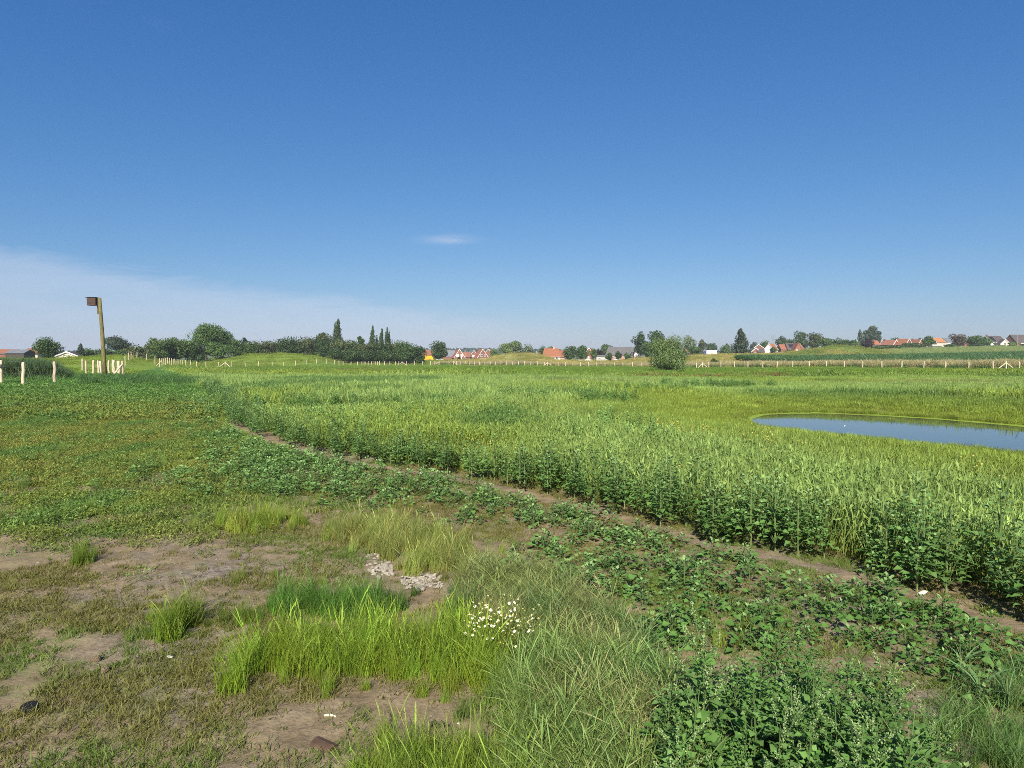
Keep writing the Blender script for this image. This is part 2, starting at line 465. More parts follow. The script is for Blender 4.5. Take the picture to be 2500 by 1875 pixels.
# ------------------------------------------------------------------ ground sheet
def build_ground():
    fine = np.arange(-50, 50.01, 0.25)
    ang = np.radians(np.concatenate([fine, np.arange(55, 310, 5.0)]))
    rad = [0.4, 1.2, 2.2, 3.2, 4.2]
    while rad[-1] < 8500:
        r = rad[-1]
        rad.append(r * (1.0045 if 4.5 <= r < 14 else 1.007 if r < 22 else 1.013 if r < 420 else 1.06 if r > 4.3 else 1.05))
    rad = np.array(rad)
    A, B = np.meshgrid(ang, rad)
    X = np.sin(A) * B; Y = np.cos(A) * B - 3.0
    Z = terrain(X.ravel(), Y.ravel(), True).reshape(X.shape)
    Z = np.where(Y < 2.0, Z, Z)
    nr, na = X.shape
    idx = np.arange(nr * na).reshape(nr, na)
    i0, i1 = idx[:-1], idx[1:]
    F = np.stack([i0, np.roll(i0, -1, 1), np.roll(i1, -1, 1), i1], -1).reshape(-1, 4)[:, ::-1]
    V = np.stack([X, Y, Z], -1).reshape(-1, 3)
    V = np.vstack([V, [[0, -3.0, 0.0]]])
    x, y = V[:, 0], V[:, 1]
    yy = np.maximum(y, 2.5)
    C = vegcol(x, yy); cv = cover(x, yy)
    me = mesh_np('ground', V, F, attrs={'gcol': ('FLOAT_COLOR', np.c_[C, np.ones(len(C))]), 'cover': ('FLOAT', cv)}, smooth=True)
    bm = bmesh.new(); bm.from_mesh(me); bm.verts.ensure_lookup_table()
    c = bm.verts[len(V) - 1]; ring = [bm.verts[k] for k in idx[0]]
    for k in range(na):
        bm.faces.new((c, ring[(k + 1) % na], ring[k])).smooth = True
    bm.to_mesh(me); bm.free()
    m, N, L = new_mat('ground_soil_and_turf')
    geo = N.new('ShaderNodeNewGeometry')
    def noise(scale, detail=5, rough=.6, vec=None):
        n = N.new('ShaderNodeTexNoise'); n.inputs['Scale'].default_value = scale; n.inputs['Detail'].default_value = detail
        n.inputs['Roughness'].default_value = rough; L.new(vec or geo.outputs['Position'], n.inputs['Vector']); return n.outputs[0]
    def ramp(f, a, b, ca, cb):
        r = N.new('ShaderNodeValToRGB'); r.color_ramp.elements[0].position = a; r.color_ramp.elements[1].position = b
        r.color_ramp.elements[0].color = (*ca, 1); r.color_ramp.elements[1].color = (*cb, 1); L.new(f, r.inputs[0]); return r.outputs[0]
    def mix(f, a, b, mode='MIX'):
        x = N.new('ShaderNodeMix'); x.data_type = 'RGBA'; x.blend_type = mode
        for s, v in ((0, f), (6, a), (7, b)):
            if isinstance(v, (int, float)): x.inputs[s].default_value = v
            elif isinstance(v, (tuple, list)): x.inputs[s].default_value = (*v, 1)
            else: L.new(v, x.inputs[s])
        return x.outputs[2]
    def mth(op, a, b, clamp=False):
        n = N.new('ShaderNodeMath'); n.operation = op; n.use_clamp = clamp
        for i, v in enumerate((a, b)):
            if isinstance(v, (int, float)): n.inputs[i].default_value = v
            else: L.new(v, n.inputs[i])
        return n.outputs[0]
    big = noise(.7, 4); med = noise(5.0, 6, .65); fin = noise(38, 6, .7); peb = N.new('ShaderNodeTexVoronoi')
    peb.inputs['Scale'].default_value = 42; L.new(geo.outputs['Position'], peb.inputs['Vector'])
    soil = ramp(med, .35, .68, (.195, .148, .088), (.345, .268, .172))
    soil = mix(ramp(big, .50, .66, (0, 0, 0), (.8, .8, .8)), soil, ramp(peb.outputs['Color'], .2, .8, (.16, .135, .11), (.32, .27, .22)))
    soil = mix(.55, soil, ramp(fin, .35, .65, (.45, .45, .45), (1, 1, 1)), 'MULTIPLY')
    ga = N.new('ShaderNodeAttribute'); ga.attribute_name = 'gcol'
    ca = N.new('ShaderNodeAttribute'); ca.attribute_name = 'cover'
    turf = mix(.65, ga.outputs['Color'], ramp(fin, .3, .7, (.45, .45, .40), (1, 1, 1)), 'MULTIPLY')
    turf = mix(.35, turf, ramp(noise(1.1, 6), .35, .65, (.6, .6, .55), (1, 1, 1)), 'MULTIPLY')
    f = mth('ADD', mth('MULTIPLY', mth('SUBTRACT', ca.outputs['Fac'], .5), 1.6), mth('ADD', mth('MULTIPLY', fin, .6), mth('MULTIPLY', med, .5)))
    f = mth('MULTIPLY', mth('SUBTRACT', f, .50), 4.0, True)
    col = mix(f, soil, turf)
    b = N.new('ShaderNodeBsdfPrincipled'); b.inputs['Roughness'].default_value = .95; b.inputs['Specular IOR Level'].default_value = .1
    L.new(col, b.inputs['Base Color'])
    bp = N.new('ShaderNodeBump'); bp.inputs['Strength'].default_value = .7; bp.inputs['Distance'].default_value = .03
    L.new(mth('ADD', mth('MULTIPLY', fin, .5), mth('MULTIPLY', med, .6)), bp.inputs['Height']); L.new(bp.outputs[0], b.inputs['Normal'])
    o = N.new('ShaderNodeOutputMaterial'); L.new(b.outputs[0], o.inputs[0])
    me.materials.append(m)
    tag(put('ground', me), kind='structure')
build_ground()

# pond water
def build_water():
    m, N, L = new_mat('pond_water')
    b = N.new('ShaderNodeBsdfPrincipled'); b.inputs['Base Color'].default_value = (.035, .045, .035, 1)
    b.inputs['Roughness'].default_value = .035; b.inputs['IOR'].default_value = 1.33; b.inputs['Specular IOR Level'].default_value = .5
    geo = N.new('ShaderNodeNewGeometry'); n = N.new('ShaderNodeTexNoise'); n.inputs['Scale'].default_value = 2.2; n.inputs['Detail'].default_value = 3
    L.new(geo.outputs['Position'], n.inputs['Vector'])
    bp = N.new('ShaderNodeBump'); bp.inputs['Strength'].default_value = .06; bp.inputs['Distance'].default_value = .02
    L.new(n.outputs[0], bp.inputs['Height']); L.new(bp.outputs[0], b.inputs['Normal'])
    o = N.new('ShaderNodeOutputMaterial'); L.new(b.outputs[0], o.inputs[0])
    cx = sum(p[0] for p in POND) / len(POND); cy = sum(p[1] for p in POND) / len(POND)
    pts = []
    n_ = len(POND)
    for i in range(n_):
        a, c = POND[i], POND[(i + 1) % n_]
        for t in (0, .25, .5, .75): pts.append((a[0] + (c[0] - a[0]) * t, a[1] + (c[1] - a[1]) * t))
    out = [(cx + (p[0] - cx) * 1.02, cy + (p[1] - cy) * 1.05, WZ) for p in pts]
    mb = MB(); k = len(out)
    mb.v = out + [(cx, cy, WZ)]
    mb.f = [(i, (i + 1) % k, k) for i in range(k)]
    tag(mb.build('pond_water', m), kind='structure')
build_water()

# ------------------------------------------------------------------ plant prototypes
def blades(n, rad, h0, h1, w, bend, seg=3, profile=None, square=False, lean=0.0, rs=None, base_z=-.01, rfix=None):
    rs = rs or rng
    if square: bx, by = (rs.random(n) - .5) * 2 * rad, (rs.random(n) - .5) * 2 * rad
    else:
        q = np.sqrt(rs.random(n)) * rad; a = rs.random(n) * 2 * np.pi; bx, by = q * np.cos(a), q * np.sin(a)
    h = h0 + (h1 - h0) * rs.random(n)
    da = rs.random(n) * 2 * np.pi
    if lean: da = np.arctan2(by, bx) * lean + da * (1 - lean)
    bd = bend * (.35 + rs.random(n)) * h
    fa = rs.random(n) * np.pi
    s = np.linspace(0, 1, seg + 1)
    S = s[None, :]
    cx = bx[:, None] + np.cos(da)[:, None] * bd[:, None] * S ** 2
    cy = by[:, None] + np.sin(da)[:, None] * bd[:, None] * S ** 2
    cz = base_z + h[:, None] * (S - .45 * np.clip(bend * .8, 0, 1) * S ** 2.5)
    prof = np.interp(s, *zip(*profile)) if profile else np.clip(1.05 - s ** 1.7, .06, 1)
    ww = (w * (.7 + .6 * rs.random(n)))[:, None] * prof[None, :] * .5
    ox, oy = np.cos(fa)[:, None] * ww, np.sin(fa)[:, None] * ww
    V = np.stack([np.stack([cx - ox, cy - oy, cz], -1), np.stack([cx + ox, cy + oy, cz], -1)], 2)     # n, seg+1, 2, 3
    T = np.broadcast_to(S[..., None], (n, seg + 1, 2)); Rn = np.broadcast_to((rs.random(n) * .8 if rfix is None else np.full(n, rfix))[:, None, None], (n, seg + 1, 2))
    k = (seg + 1) * 2
    base = (np.arange(n) * k)[:, None]
    F = []
    for j in range(seg): F.append(base + np.array([2 * j, 2 * j + 1, 2 * j + 3, 2 * j + 2])[None, :])
    F = np.stack(F, 1).reshape(-1, 4)
    return V.reshape(-1, 3), F, T.reshape(-1), Rn.reshape(-1)
def leaves(P, D, L, W, fold=.18, droop=.15, r=None, t=1.0, rs=None):
    """rhombic leaves: base point P, unit direction D, length L, width W"""
    rs = rs or rng
    P = np.asarray(P, float); D = np.asarray(D, float); n = len(P)
    L = np.broadcast_to(L, (n,)); W = np.broadcast_to(W, (n,))
    up = np.tile([0, 0, 1.0], (n, 1)) + rs.normal(0, .25, (n, 3))
    S = np.cross(D, up); S /= np.linalg.norm(S, axis=1, keepdims=True) + 1e-9
    U = np.cross(S, D)
    Lc, Wc = L[:, None], W[:, None]
    b = P; m = P + D * Lc * .48 - U * Lc * 0.0; tip = P + D * Lc - U * Lc * droop
    l = P + D * Lc * .40 + S * Wc * .5 + U * Wc * fold; r_ = P + D * Lc * .40 - S * Wc * .5 + U * Wc * fold
    V = np.stack([b, l, m, r_, tip], 1)
    base = (np.arange(n) * 5)[:, None]
    F = np.concatenate([base + np.array([0, 2, 1]), base + np.array([0, 3, 2]), base + np.array([1, 2, 4]), base + np.array([2, 3, 4])], 0)
    rr = rs.random(n) if r is None else np.broadcast_to(r, (n,))
    return V.reshape(-1, 3), F, np.full(n * 5, 1.0) * np.repeat(np.broadcast_to(t, (n,)), 5), np.repeat(rr, 5)
def tri(F): 
    F = np.asarray(F)
    return F if F.shape[1] == 3 else np.concatenate([F[:, [0, 1, 2]], F[:, [0, 2, 3]]], 0)
def join(parts):
    V, F, T, Rn, o = [], [], [], [], 0
    for v, f, t, r in parts:
        V.append(v); F.append(tri(f) + o); T.append(t); Rn.append(r); o += len(v)
    return np.concatenate(V), np.concatenate(F), np.concatenate(T), np.concatenate(Rn)
def vmesh(name, parts, mat):
    V, F, T, Rn = join(parts)
    return mesh_np(name, V, F, mat, {'t': ('FLOAT', T), 'r': ('FLOAT', Rn)})
def stem_part(pts, rad, r=.5, t=.5, seg=5):
    mb = MB().tube(pts, rad, seg, cap=False)
    V = np.array(mb.v); F = np.array(mb.f)
    return V, F, np.full(len(V), t), np.full(len(V), r)

# goosefoot: leaf frames of one plant, used both joined and leaf by leaf
def goosefoot_frames(h, nl, ls, spread, rs, pale_top=True):
    P, D, L, W, Rr = [], [], [], [], []
    for i in range(nl):
        f = (i + .5) / nl
        z = h * (.12 + .88 * f ** .8)
        a = i * 2.4 + rs.normal(0, .35)
        out = spread * (1 - f) ** .6 * (.45 + .55 * rs.random())
        el = .05 + .95 * f ** 2.5 + rs.normal(0, .16)
        d = np.array([math.cos(a) * math.cos(el), math.sin(a) * math.cos(el), math.sin(el)])
        sz = ls * (1.0 - .62 * f ** 1.6) * (.75 + .5 * rs.random())
        P.append([math.cos(a) * out, math.sin(a) * out, z + out * .15 * rs.random()]); D.append(d); L.append(sz); W.append(sz * (.72 + .2 * rs.random()))
        Rr.append(min(1, .12 + .3 * rs.random() + (.75 * f ** 4 if pale_top else 0)))
    return np.array(P), np.array(D), np.array(L), np.array(W), np.array(Rr)
def goosefoot_stems(h, P, rs, rad=.0035):
    parts = [stem_part([(0, 0, -.01), (rs.normal(0, .004), rs.normal(0, .004), h * .5), (0, 0, h * .97)], [rad, rad * .8, rad * .35], t=.3)]
    for p in P[::2]:
        q = np.array([0, 0, p[2] * .75])
        if np.hypot(p[0], p[1]) > .012: parts.append(stem_part([q, (p + q) / 2 + [0, 0, -.003], p], [rad * .45, rad * .4, rad * .3], t=.3, seg=3))
    return parts
def spikes(P, D, L, rs, mat_r=.9, rad=.008, n=46):
    """flower spikes: knobbly little clusters along an axis"""
    out = []
    for p, d, l in zip(P, D, L):
        k = int(n * l / .12)
        s = rs.random(k) ** .8
        ax = np.asarray(p)[None, :] + np.asarray(d)[None, :] * (s * l)[:, None]
        jit = rs.normal(0, 1, (k, 3)); jit /= np.linalg.norm(jit, axis=1, keepdims=True)
        rr = rad * (1.15 - s) * (.6 + .7 * rs.random(k))
        c = ax + jit * rr[:, None]
        out.append(leaves(c, jit, .009, .0075, fold=.4, r=.2 + .8 * rs.random(k), rs=rs))
    return out

M_GOOSE = veg_mat('goosefoot_leaf', (.078, .190, .030), (.24, .36, .14), root=(.10, .15, .05), tint='inst', trans=.25, rough=.65, spec=.1)
M_GOOSE_O = veg_mat('goosefoot_leaf_near', (.078, .190, .030), (.24, .36, .14), root=(.10, .15, .05), tint='obj', trans=.25, rough=.65, spec=.1)
M_SPIKE = veg_mat('goosefoot_flower', (.15, .24, .085), (.33, .43, .18), tint='obj', trans=.25)
M_SPIKE_I = veg_mat('goosefoot_flower_far', (.20, .29, .11), (.42, .50, .24), tint='inst', trans=.25)
M_GRASS = veg_mat('grass_blades', (.55, .58, .52), (1.38, 1.32, 1.45), root=(.95, .88, .7), tint='inst', trans=.3)
M_SHORT = veg_mat('short_turf_blades', (.7, .75, .7), (1.2, 1.15, 1.1), root=(.9, .8, .8), tint='inst', trans=.25)
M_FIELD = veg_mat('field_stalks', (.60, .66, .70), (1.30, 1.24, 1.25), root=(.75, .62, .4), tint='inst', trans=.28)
M_WEED = veg_mat('low_weeds', (.65, .72, .7), (1.25, 1.2, 1.1), tint='inst', trans=.25)
M_STEM = simple_mat('stem_green', (.16, .21, .07), .7)
M_YELLOW = veg_mat('yellow_leaf', (.55, .45, .06), (.75, .68, .20), tint='inst', trans=.3)

HEADPROF = [(0, .35), (.55, .30), (.68, .35), (.74, 1.0), (.88, 1.15), (1, .15)]
FHEAD = [(0, .30), (.45, .35), (.55, .8), (.8, 1.2), (.93, .8), (1, .1)]
def rs_(k): return np.random.default_rng(k)

proto_cols = {}
def proto(colname, meshes):
    c = bpy.data.collections.new('plants_' + colname)
    for i, me in enumerate(meshes):
        o = bpy.data.objects.new('%s_kind_%02d' % (colname, i), me); c.objects.link(o)
    proto_cols[colname] = c
    return c
def scatter_obj(name, label, cat, colname, x, y, scl, tint, kind='stuff', idx=None, tilt=.12, z=None, zoff=0.0):
    n = len(x); c = proto_cols[colname]
    z = terrain(x, y, True) + zoff if z is None else z
    me = bpy.data.meshes.new(name); me.vertices.add(n); me.vertices.foreach_set('co', np.stack([x, y, z], -1).astype(np.float32).ravel())
    def A(nm, typ, field, arr, dt=np.float32):
        a = me.attributes.new(nm, typ, 'POINT'); a.data.foreach_set(field, np.asarray(arr, dt).ravel())
    rot = np.stack([rng.normal(0, tilt, n), rng.normal(0, tilt, n), rng.random(n) * 2 * np.pi], -1)
    A('rot', 'FLOAT_VECTOR', 'vector', rot)
    scl = np.broadcast_to(scl, (n,)); A('scl', 'FLOAT', 'value', scl)
    A('idx', 'INT', 'value', rng.integers(0, len(c.objects), n) if idx is None else idx, np.int32)
    tint = np.broadcast_to(tint, (n, 3)); A('tint', 'FLOAT_COLOR', 'color', np.c_[tint, np.ones(n)])
    me.update()
    o = put(name, me)
    ng = bpy.data.node_groups.new(name + '_scatter', 'GeometryNodeTree')
    ng.interface.new_socket('Geometry', in_out='INPUT', socket_type='NodeSocketGeometry')
    ng.interface.new_socket('Geometry', in_out='OUTPUT', socket_type='NodeSocketGeometry')
    N, L = ng.nodes, ng.links
    gi, go = N.new('NodeGroupInput'), N.new('NodeGroupOutput')
    ci = N.new('GeometryNodeCollectionInfo'); ci.inputs['Collection'].default_value = c
    ci.inputs['Separate Children'].default_value = True; ci.inputs['Reset Children'].default_value = True
    ip = N.new('GeometryNodeInstanceOnPoints'); ip.inputs['Pick Instance'].default_value = True
    def na(nm, typ):
        k = N.new('GeometryNodeInputNamedAttribute'); k.data_type = typ; k.inputs['Name'].default_value = nm; return k.outputs['Attribute']
    L.new(gi.outputs[0], ip.inputs['Points']); L.new(ci.outputs[0], ip.inputs['Instance'])
    L.new(na('idx', 'INT'), ip.inputs['Instance Index']); L.new(na('rot', 'FLOAT_VECTOR'), ip.inputs['Rotation']); L.new(na('scl', 'FLOAT'), ip.inputs['Scale'])
    L.new(ip.outputs[0], go.inputs[0])
    md = o.modifiers.new('scatter', 'NODES'); md.node_group = ng
    tag(o, label, cat, None, kind)
    return o

# short turf tufts
proto('turf', [vmesh('turf', [blades(26, .055, .015, .05, .0042, .9, 2, rs=rs_(k), lean=.5), blades(6, .03, .03, .075, .004, .5, 3, rs=rs_(k + 50), lean=.5)], M_SHORT) for k in range(5)])
# taller grass tufts
proto('tuft', [vmesh('tuft', [blades(95, .075, .08, .27, .0036, .42, 4, rs=rs_(k), lean=.5), blades(22, .07, .22, .36, .0028, .25, 5, rs=rs_(k + 9), lean=.5),
                              blades(4, .05, .28, .40, .0044, .35, 7, profile=HEADPROF, rs=rs_(k + 20), lean=.5, rfix=1.0)], M_GRASS) for k in range(6)])
# matted long grass, leaning
proto('mat', [vmesh('mat', [blades(110, .10, .12, .28, .0038, .55, 4, rs=rs_(100 + k), lean=.2), blades(14, .10, .2, .38, .0042, .55, 7, profile=HEADPROF, rs=rs_(120 + k), lean=.2, rfix=1.0)], M_GRASS) for k in range(6)])
# field stalks, near
def stalk_leaves(n, rad, h0, h1, rs, L=.06, W=.016):
    P = np.stack([(rs.random(n) - .5) * 2 * rad, (rs.random(n) - .5) * 2 * rad, h0 + (h1 - h0) * rs.random(n)], -1)
    a = rs.random(n) * 2 * np.pi; e = rs.normal(.7, .4, n)
    D = np.stack([np.cos(a) * np.cos(e), np.sin(a) * np.cos(e), np.sin(e)], -1)
    return leaves(P, D, L * (.6 + .8 * rs.random(n)), W, rs=rs, t=np.clip(P[:, 2] / .45, .2, 1))
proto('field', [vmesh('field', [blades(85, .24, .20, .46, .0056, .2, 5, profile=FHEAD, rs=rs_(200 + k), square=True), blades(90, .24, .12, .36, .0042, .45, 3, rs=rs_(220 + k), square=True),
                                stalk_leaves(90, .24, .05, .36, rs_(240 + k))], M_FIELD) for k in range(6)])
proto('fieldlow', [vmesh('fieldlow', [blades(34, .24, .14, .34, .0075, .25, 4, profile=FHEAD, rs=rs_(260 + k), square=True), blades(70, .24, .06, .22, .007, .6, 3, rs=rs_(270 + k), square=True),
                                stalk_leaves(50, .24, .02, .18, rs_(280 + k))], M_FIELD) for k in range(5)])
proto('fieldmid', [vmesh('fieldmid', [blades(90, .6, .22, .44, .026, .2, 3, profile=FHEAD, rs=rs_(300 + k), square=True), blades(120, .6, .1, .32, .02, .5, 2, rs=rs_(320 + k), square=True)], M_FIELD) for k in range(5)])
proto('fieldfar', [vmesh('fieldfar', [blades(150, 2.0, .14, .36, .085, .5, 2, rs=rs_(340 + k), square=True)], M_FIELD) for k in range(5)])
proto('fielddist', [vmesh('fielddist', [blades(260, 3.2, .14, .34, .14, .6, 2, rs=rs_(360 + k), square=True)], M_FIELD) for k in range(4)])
# low mixed weeds
def weed(k, rad, n, L, nb, hb, wb):
    rs = rs_(k)
    q = np.sqrt(rs.random(n)) * rad; a = rs.random(n) * 2 * np.pi
    P = np.stack([q * np.cos(a), q * np.sin(a), .005 + rs.random(n) * L * 1.2], -1)
    a2 = rs.random(n) * 2 * np.pi; e = rs.normal(.35, .35, n)
    D = np.stack([np.cos(a2) * np.cos(e), np.sin(a2) * np.cos(e), np.sin(e)], -1)
    return [leaves(P, D, L * (.6 + .8 * rs.random(n)), L * .55, rs=rs), blades(nb, rad, hb * .4, hb, wb, .7, 3, rs=rs)]
proto('weed', [vmesh('weed', weed(400 + k, .13, 46, .026, 30, .10, .005), M_WEED) for k in range(6)])
proto('weedmid', [vmesh('weedmid', weed(420 + k, .40, 110, .055, 60, .16, .014), M_WEED) for k in range(5)])
# goosefoot joined plants for the mass
def goose_mesh(k, h, nl, ls, spread, mat=M_GOOSE, spike=0):
    rs = rs_(k); P, D, L, W, Rr = goosefoot_frames(h, nl, ls, spread, rs)
    parts = [leaves(P, D, L, W, r=Rr, rs=rs)] + goosefoot_stems(h, P, rs)
    return vmesh('goosefoot', parts, mat)
proto('goose', [goose_mesh(500 + k, .07 + .015 * k, 24, .043, .07) for k in range(6)])
def tall_goose_parts(k, h):
    rs = rs_(k); parts = []
    P, D, L, W, Rr = goosefoot_frames(h, 40, .062, .10, rs)
    parts.append(leaves(P, D, L, W, r=Rr, rs=rs)); parts += goosefoot_stems(h, P, rs, .005)
    for b in range(5):
        a = rs.random() * 6.28; bh = h * (.45 + .4 * rs.random()); off = np.array([math.cos(a), math.sin(a), 0]) * (.06 + .08 * rs.random())
        P, D, L, W, Rr = goosefoot_frames(bh * .75, 14, .045, .05, rs)
        P = P + off * (.4 + P[:, 2:3] / bh) + [0, 0, bh * .25]
        parts.append(leaves(P, D, L, W, r=Rr, rs=rs))
        parts.append(stem_part([(0, 0, bh * .2), off * .6 + [0, 0, bh * .5], off * 1.3 + [0, 0, bh]], [.003, .0025, .001], t=.3, seg=4))
    return parts
proto('tallgoose', [vmesh('tallgoose', tall_goose_parts(520 + k, .38 + .04 * k), M_GOOSE) for k in range(5)])
# yellow leaves and flowers dotted low in the field
def ylw(k):
    rs = rs_(k); n = 7
    P = np.stack([(rs.random(n) - .5) * .12, (rs.random(n) - .5) * .12, .12 + .28 * rs.random(n)], -1)
    a = rs.random(n) * 6.28; e = rs.normal(.3, .4, n)
    return [leaves(P, np.stack([np.cos(a) * np.cos(e), np.sin(a) * np.cos(e), np.sin(e)], -1), .034, .026, rs=rs)]
proto('yellow', [vmesh('yellow', ylw(540 + k), M_YELLOW) for k in range(4)])

# ------------------------------------------------------------------ scattering
def wedge(n, y0, y1, u0=-.86, u1=.86, p=1.0):
    """random ground points between depths y0 and y1; p=1 gives even density"""
    t = rng.random(n); e = p + 1
    y = (y0 ** e + (y1 ** e - y0 ** e) * t) ** (1 / e)
    return (u0 + (u1 - u0) * rng.random(n)) * y, y
def keep(m, *a): return [q[m] for q in a]
def jit(n, s=.12): return 1 + rng.normal(0, s, (n, 1))

GP = {k: gpoly(v) for k, v in {
 'bright': [(570, 1715), (560, 1660), (620, 1640), (900, 1655), (1120, 1665), (1240, 1690), (1260, 1600), (1150, 1575), (900, 1575), (650, 1600), (575, 1640)],
 'dark': [(640, 1500), (690, 1478), (930, 1462), (1000, 1490), (950, 1512), (700, 1518)],
 'yellow': [(1000, 1408), (900, 1348), (780, 1300), (950, 1285), (1130, 1315), (1180, 1400), (1080, 1425)],
 'back': [(500, 1290), (560, 1268), (720, 1262), (750, 1285), (600, 1308)],
 'matted': [(1130, 1440), (1180, 1400), (1350, 1420), (1480, 1520), (1600, 1640), (1500, 1720), (1300, 1690), (1200, 1560), (1100, 1500)],
 'front': [(1240, 1740), (1300, 1660), (1480, 1660), (1640, 1700), (1720, 2150), (1230, 2150), (1290, 1900)],
 'foot': [(860, 1900), (1050, 1870), (1280, 1850), (1300, 2100), (800, 2100)],
 'tuftA': [(385, 1545), (440, 1520), (480, 1535), (450, 1560), (400, 1565)],
 'tuftB': [(160, 1375), (200, 1362), (235, 1372), (200, 1384)],
 'tuftC': [(540, 1520), (600, 1500), (640, 1530), (580, 1545)],
 'right': [(2180, 1900), (2330, 1740), (2500, 1650), (2600, 1800), (2600, 1900)],
}.items()}
RUBBLE = [gpoly([(895, 1362), (925, 1340), (955, 1375), (960, 1405), (925, 1412), (900, 1395)]), gpoly([(968, 1408), (1010, 1398), (1075, 1410), (1085, 1432), (1040, 1445), (985, 1438)])]
BARE = [gpoly(p) for p in ([(330, 1310), (520, 1290), (590, 1340), (600, 1390), (480, 1430), (300, 1410), (230, 1360)],
        [(620, 1770), (700, 1700), (840, 1690), (960, 1660), (1130, 1670), (1200, 1720), (1240, 1830), (1050, 1790), (830, 1800), (650, 1850)],
        [(0, 1560), (110, 1530), (330, 1570), (300, 1620), (100, 1640)], [(-100, 1670), (100, 1650), (130, 1700), (-50, 1740)], [(390, 1560), (470, 1540), (470, 1600), (400, 1610)])]
def inany(x, y, polys):
    m = np.zeros(len(x), bool)
    for p in polys: m |= inpoly(x, y, p)
    return m

# 1 short turf over the bare foreground and between the goosefoot
x, y = wedge(128000, 2.1, 11.0, -1.3, 1.4)
e = edgedist(x, y)
d = .50 + 1.5 * (fbm(x, y, .45, 31) - .45) + .8 * (fbm(x, y, 1.7, 33) - .5)
bj = fbm(x, y, .3, 36) - .5
d = np.where(inany(x + bj * .5, y + bj * .6, BARE), d * .10, d)
d = np.where(inany(x, y, RUBBLE), .05, d)
inC = inpoly(x, y, CLEAF)
d = np.where(inC, d * .75, d)
d = np.where(e > 0, .5, d); m = ((e < -.2) | ((e > .02) & (e < .8))) & (rng.random(len(x)) < np.clip(d, .03, 1)) & ~inpoly(x, y + 1.5, LEFTPOLY)
x, y, = keep(m, x, y)
tc = lerp(np.broadcast_to(np.array([.165, .165, .05]), (len(x), 3)), np.array([.21, .215, .055]), rng.random(len(x)))
tc = lerp(tc, np.array([.14, .22, .04]), sstep(.52, .66, fbm(x, y, 1.2, 41)))
scatter_obj('short_turf', 'thin short grass over the bare brown soil of the foreground', 'grass', 'turf', x, y, .55 + .65 * rng.random(len(x)), tc * jit(len(x)))

# 2 tall grass tufts of the foreground
def polyfill(poly, n, *polys):
    xs = [p[0] for p in poly]; ys = [p[1] for p in poly]
    x = min(xs) + (max(xs) - min(xs)) * rng.random(n * 4); y = min(ys) + (max(ys) - min(ys)) * rng.random(n * 4)
    m = inpoly(x, y, poly); return x[m][:n], y[m][:n]
G_ = {'bright': (190, 'tuft', (.225, .34, .04), 1.0), 'dark': (62, 'tuft', (.11, .235, .04), .82), 'yellow': (130, 'tuft', (.27, .32, .085), .85),
      'back': (60, 'tuft', (.25, .34, .05), .75), 'matted': (360, 'mat', (.185, .235, .07), .85), 'front': (330, 'mat', (.165, .245, .06), 1.0), 'front2': (190, 'tuft', (.175, .265, .07), 1.0), 'matted2': (120, 'tuft', (.21, .26, .085), .75),
      'foot': (80, 'tuft', (.21, .31, .04), .9), 'tuftA': (12, 'tuft', (.17, .26, .03), .85), 'tuftB': (9, 'tuft', (.16, .25, .03), .6), 'tuftC': (10, 'tuft', (.15, .24, .04), .55), 'right': (30, 'mat', (.12, .22, .06), .8)}
acc = {'tuft': [[], [], [], []], 'mat': [[], [], [], []]}
for k, (n, c, tnt, s) in G_.items():
    x, y = polyfill(GP[k.rstrip('2')], n)
    hn = len(x) // 3; hi = rng.integers(0, len(x), hn); hx_ = x[hi] + rng.normal(0, .13, hn); hy_ = y[hi] + rng.normal(0, .13, hn)
    s = np.concatenate([np.full(len(x), s), np.full(hn, s * .55)]); x = np.concatenate([x, hx_]); y = np.concatenate([y, hy_])
    acc[c][0].append(x); acc[c][1].append(y)
    acc[c][2].append(s * (.45 + .7 * rng.random(len(x)))); acc[c][3].append(np.array(tnt)[None, :] * (1 + rng.normal(0, .16, (len(x), 1))) * (1 + rng.normal(0, .06, (len(x), 3))))
# loose single tufts
x, y = wedge(520, 2.2, 8.5, -.8, .75)
m = (edgedist(x, y) < -.4) & ~inany(x, y, RUBBLE) & (fbm(x, y, 1.3, 51) > .52); x, y = keep(m, x, y)
acc['tuft'][0].append(x); acc['tuft'][1].append(y); acc['tuft'][2].append(.22 + .3 * rng.random(len(x)) ** 2); acc['tuft'][3].append(np.array([.21, .29, .05]) * jit(len(x)))
A_ = [np.concatenate(q) for q in acc['tuft']]
scatter_obj('grass_tufts', 'bright green upright grass tufts between bare soil and rubble', 'grass', 'tuft', A_[0], A_[1], A_[2], A_[3])
A_ = [np.concatenate(q) for q in acc['mat']]
nm = fbm(A_[0], A_[1], .28, 55); nd = fbm(A_[0], A_[1], .35, 58)
A_[3] = lerp(A_[3], np.array([.085, .185, .055]), sstep(.52, .66, nm) * .85); A_[3] = lerp(A_[3], np.array([.33, .31, .14]), sstep(.54, .68, nd) * .75)
scatter_obj('long_grass', 'leaning long grass with pale seed heads at the bottom edge', 'grass', 'mat', A_[0], A_[1], A_[2], A_[3])

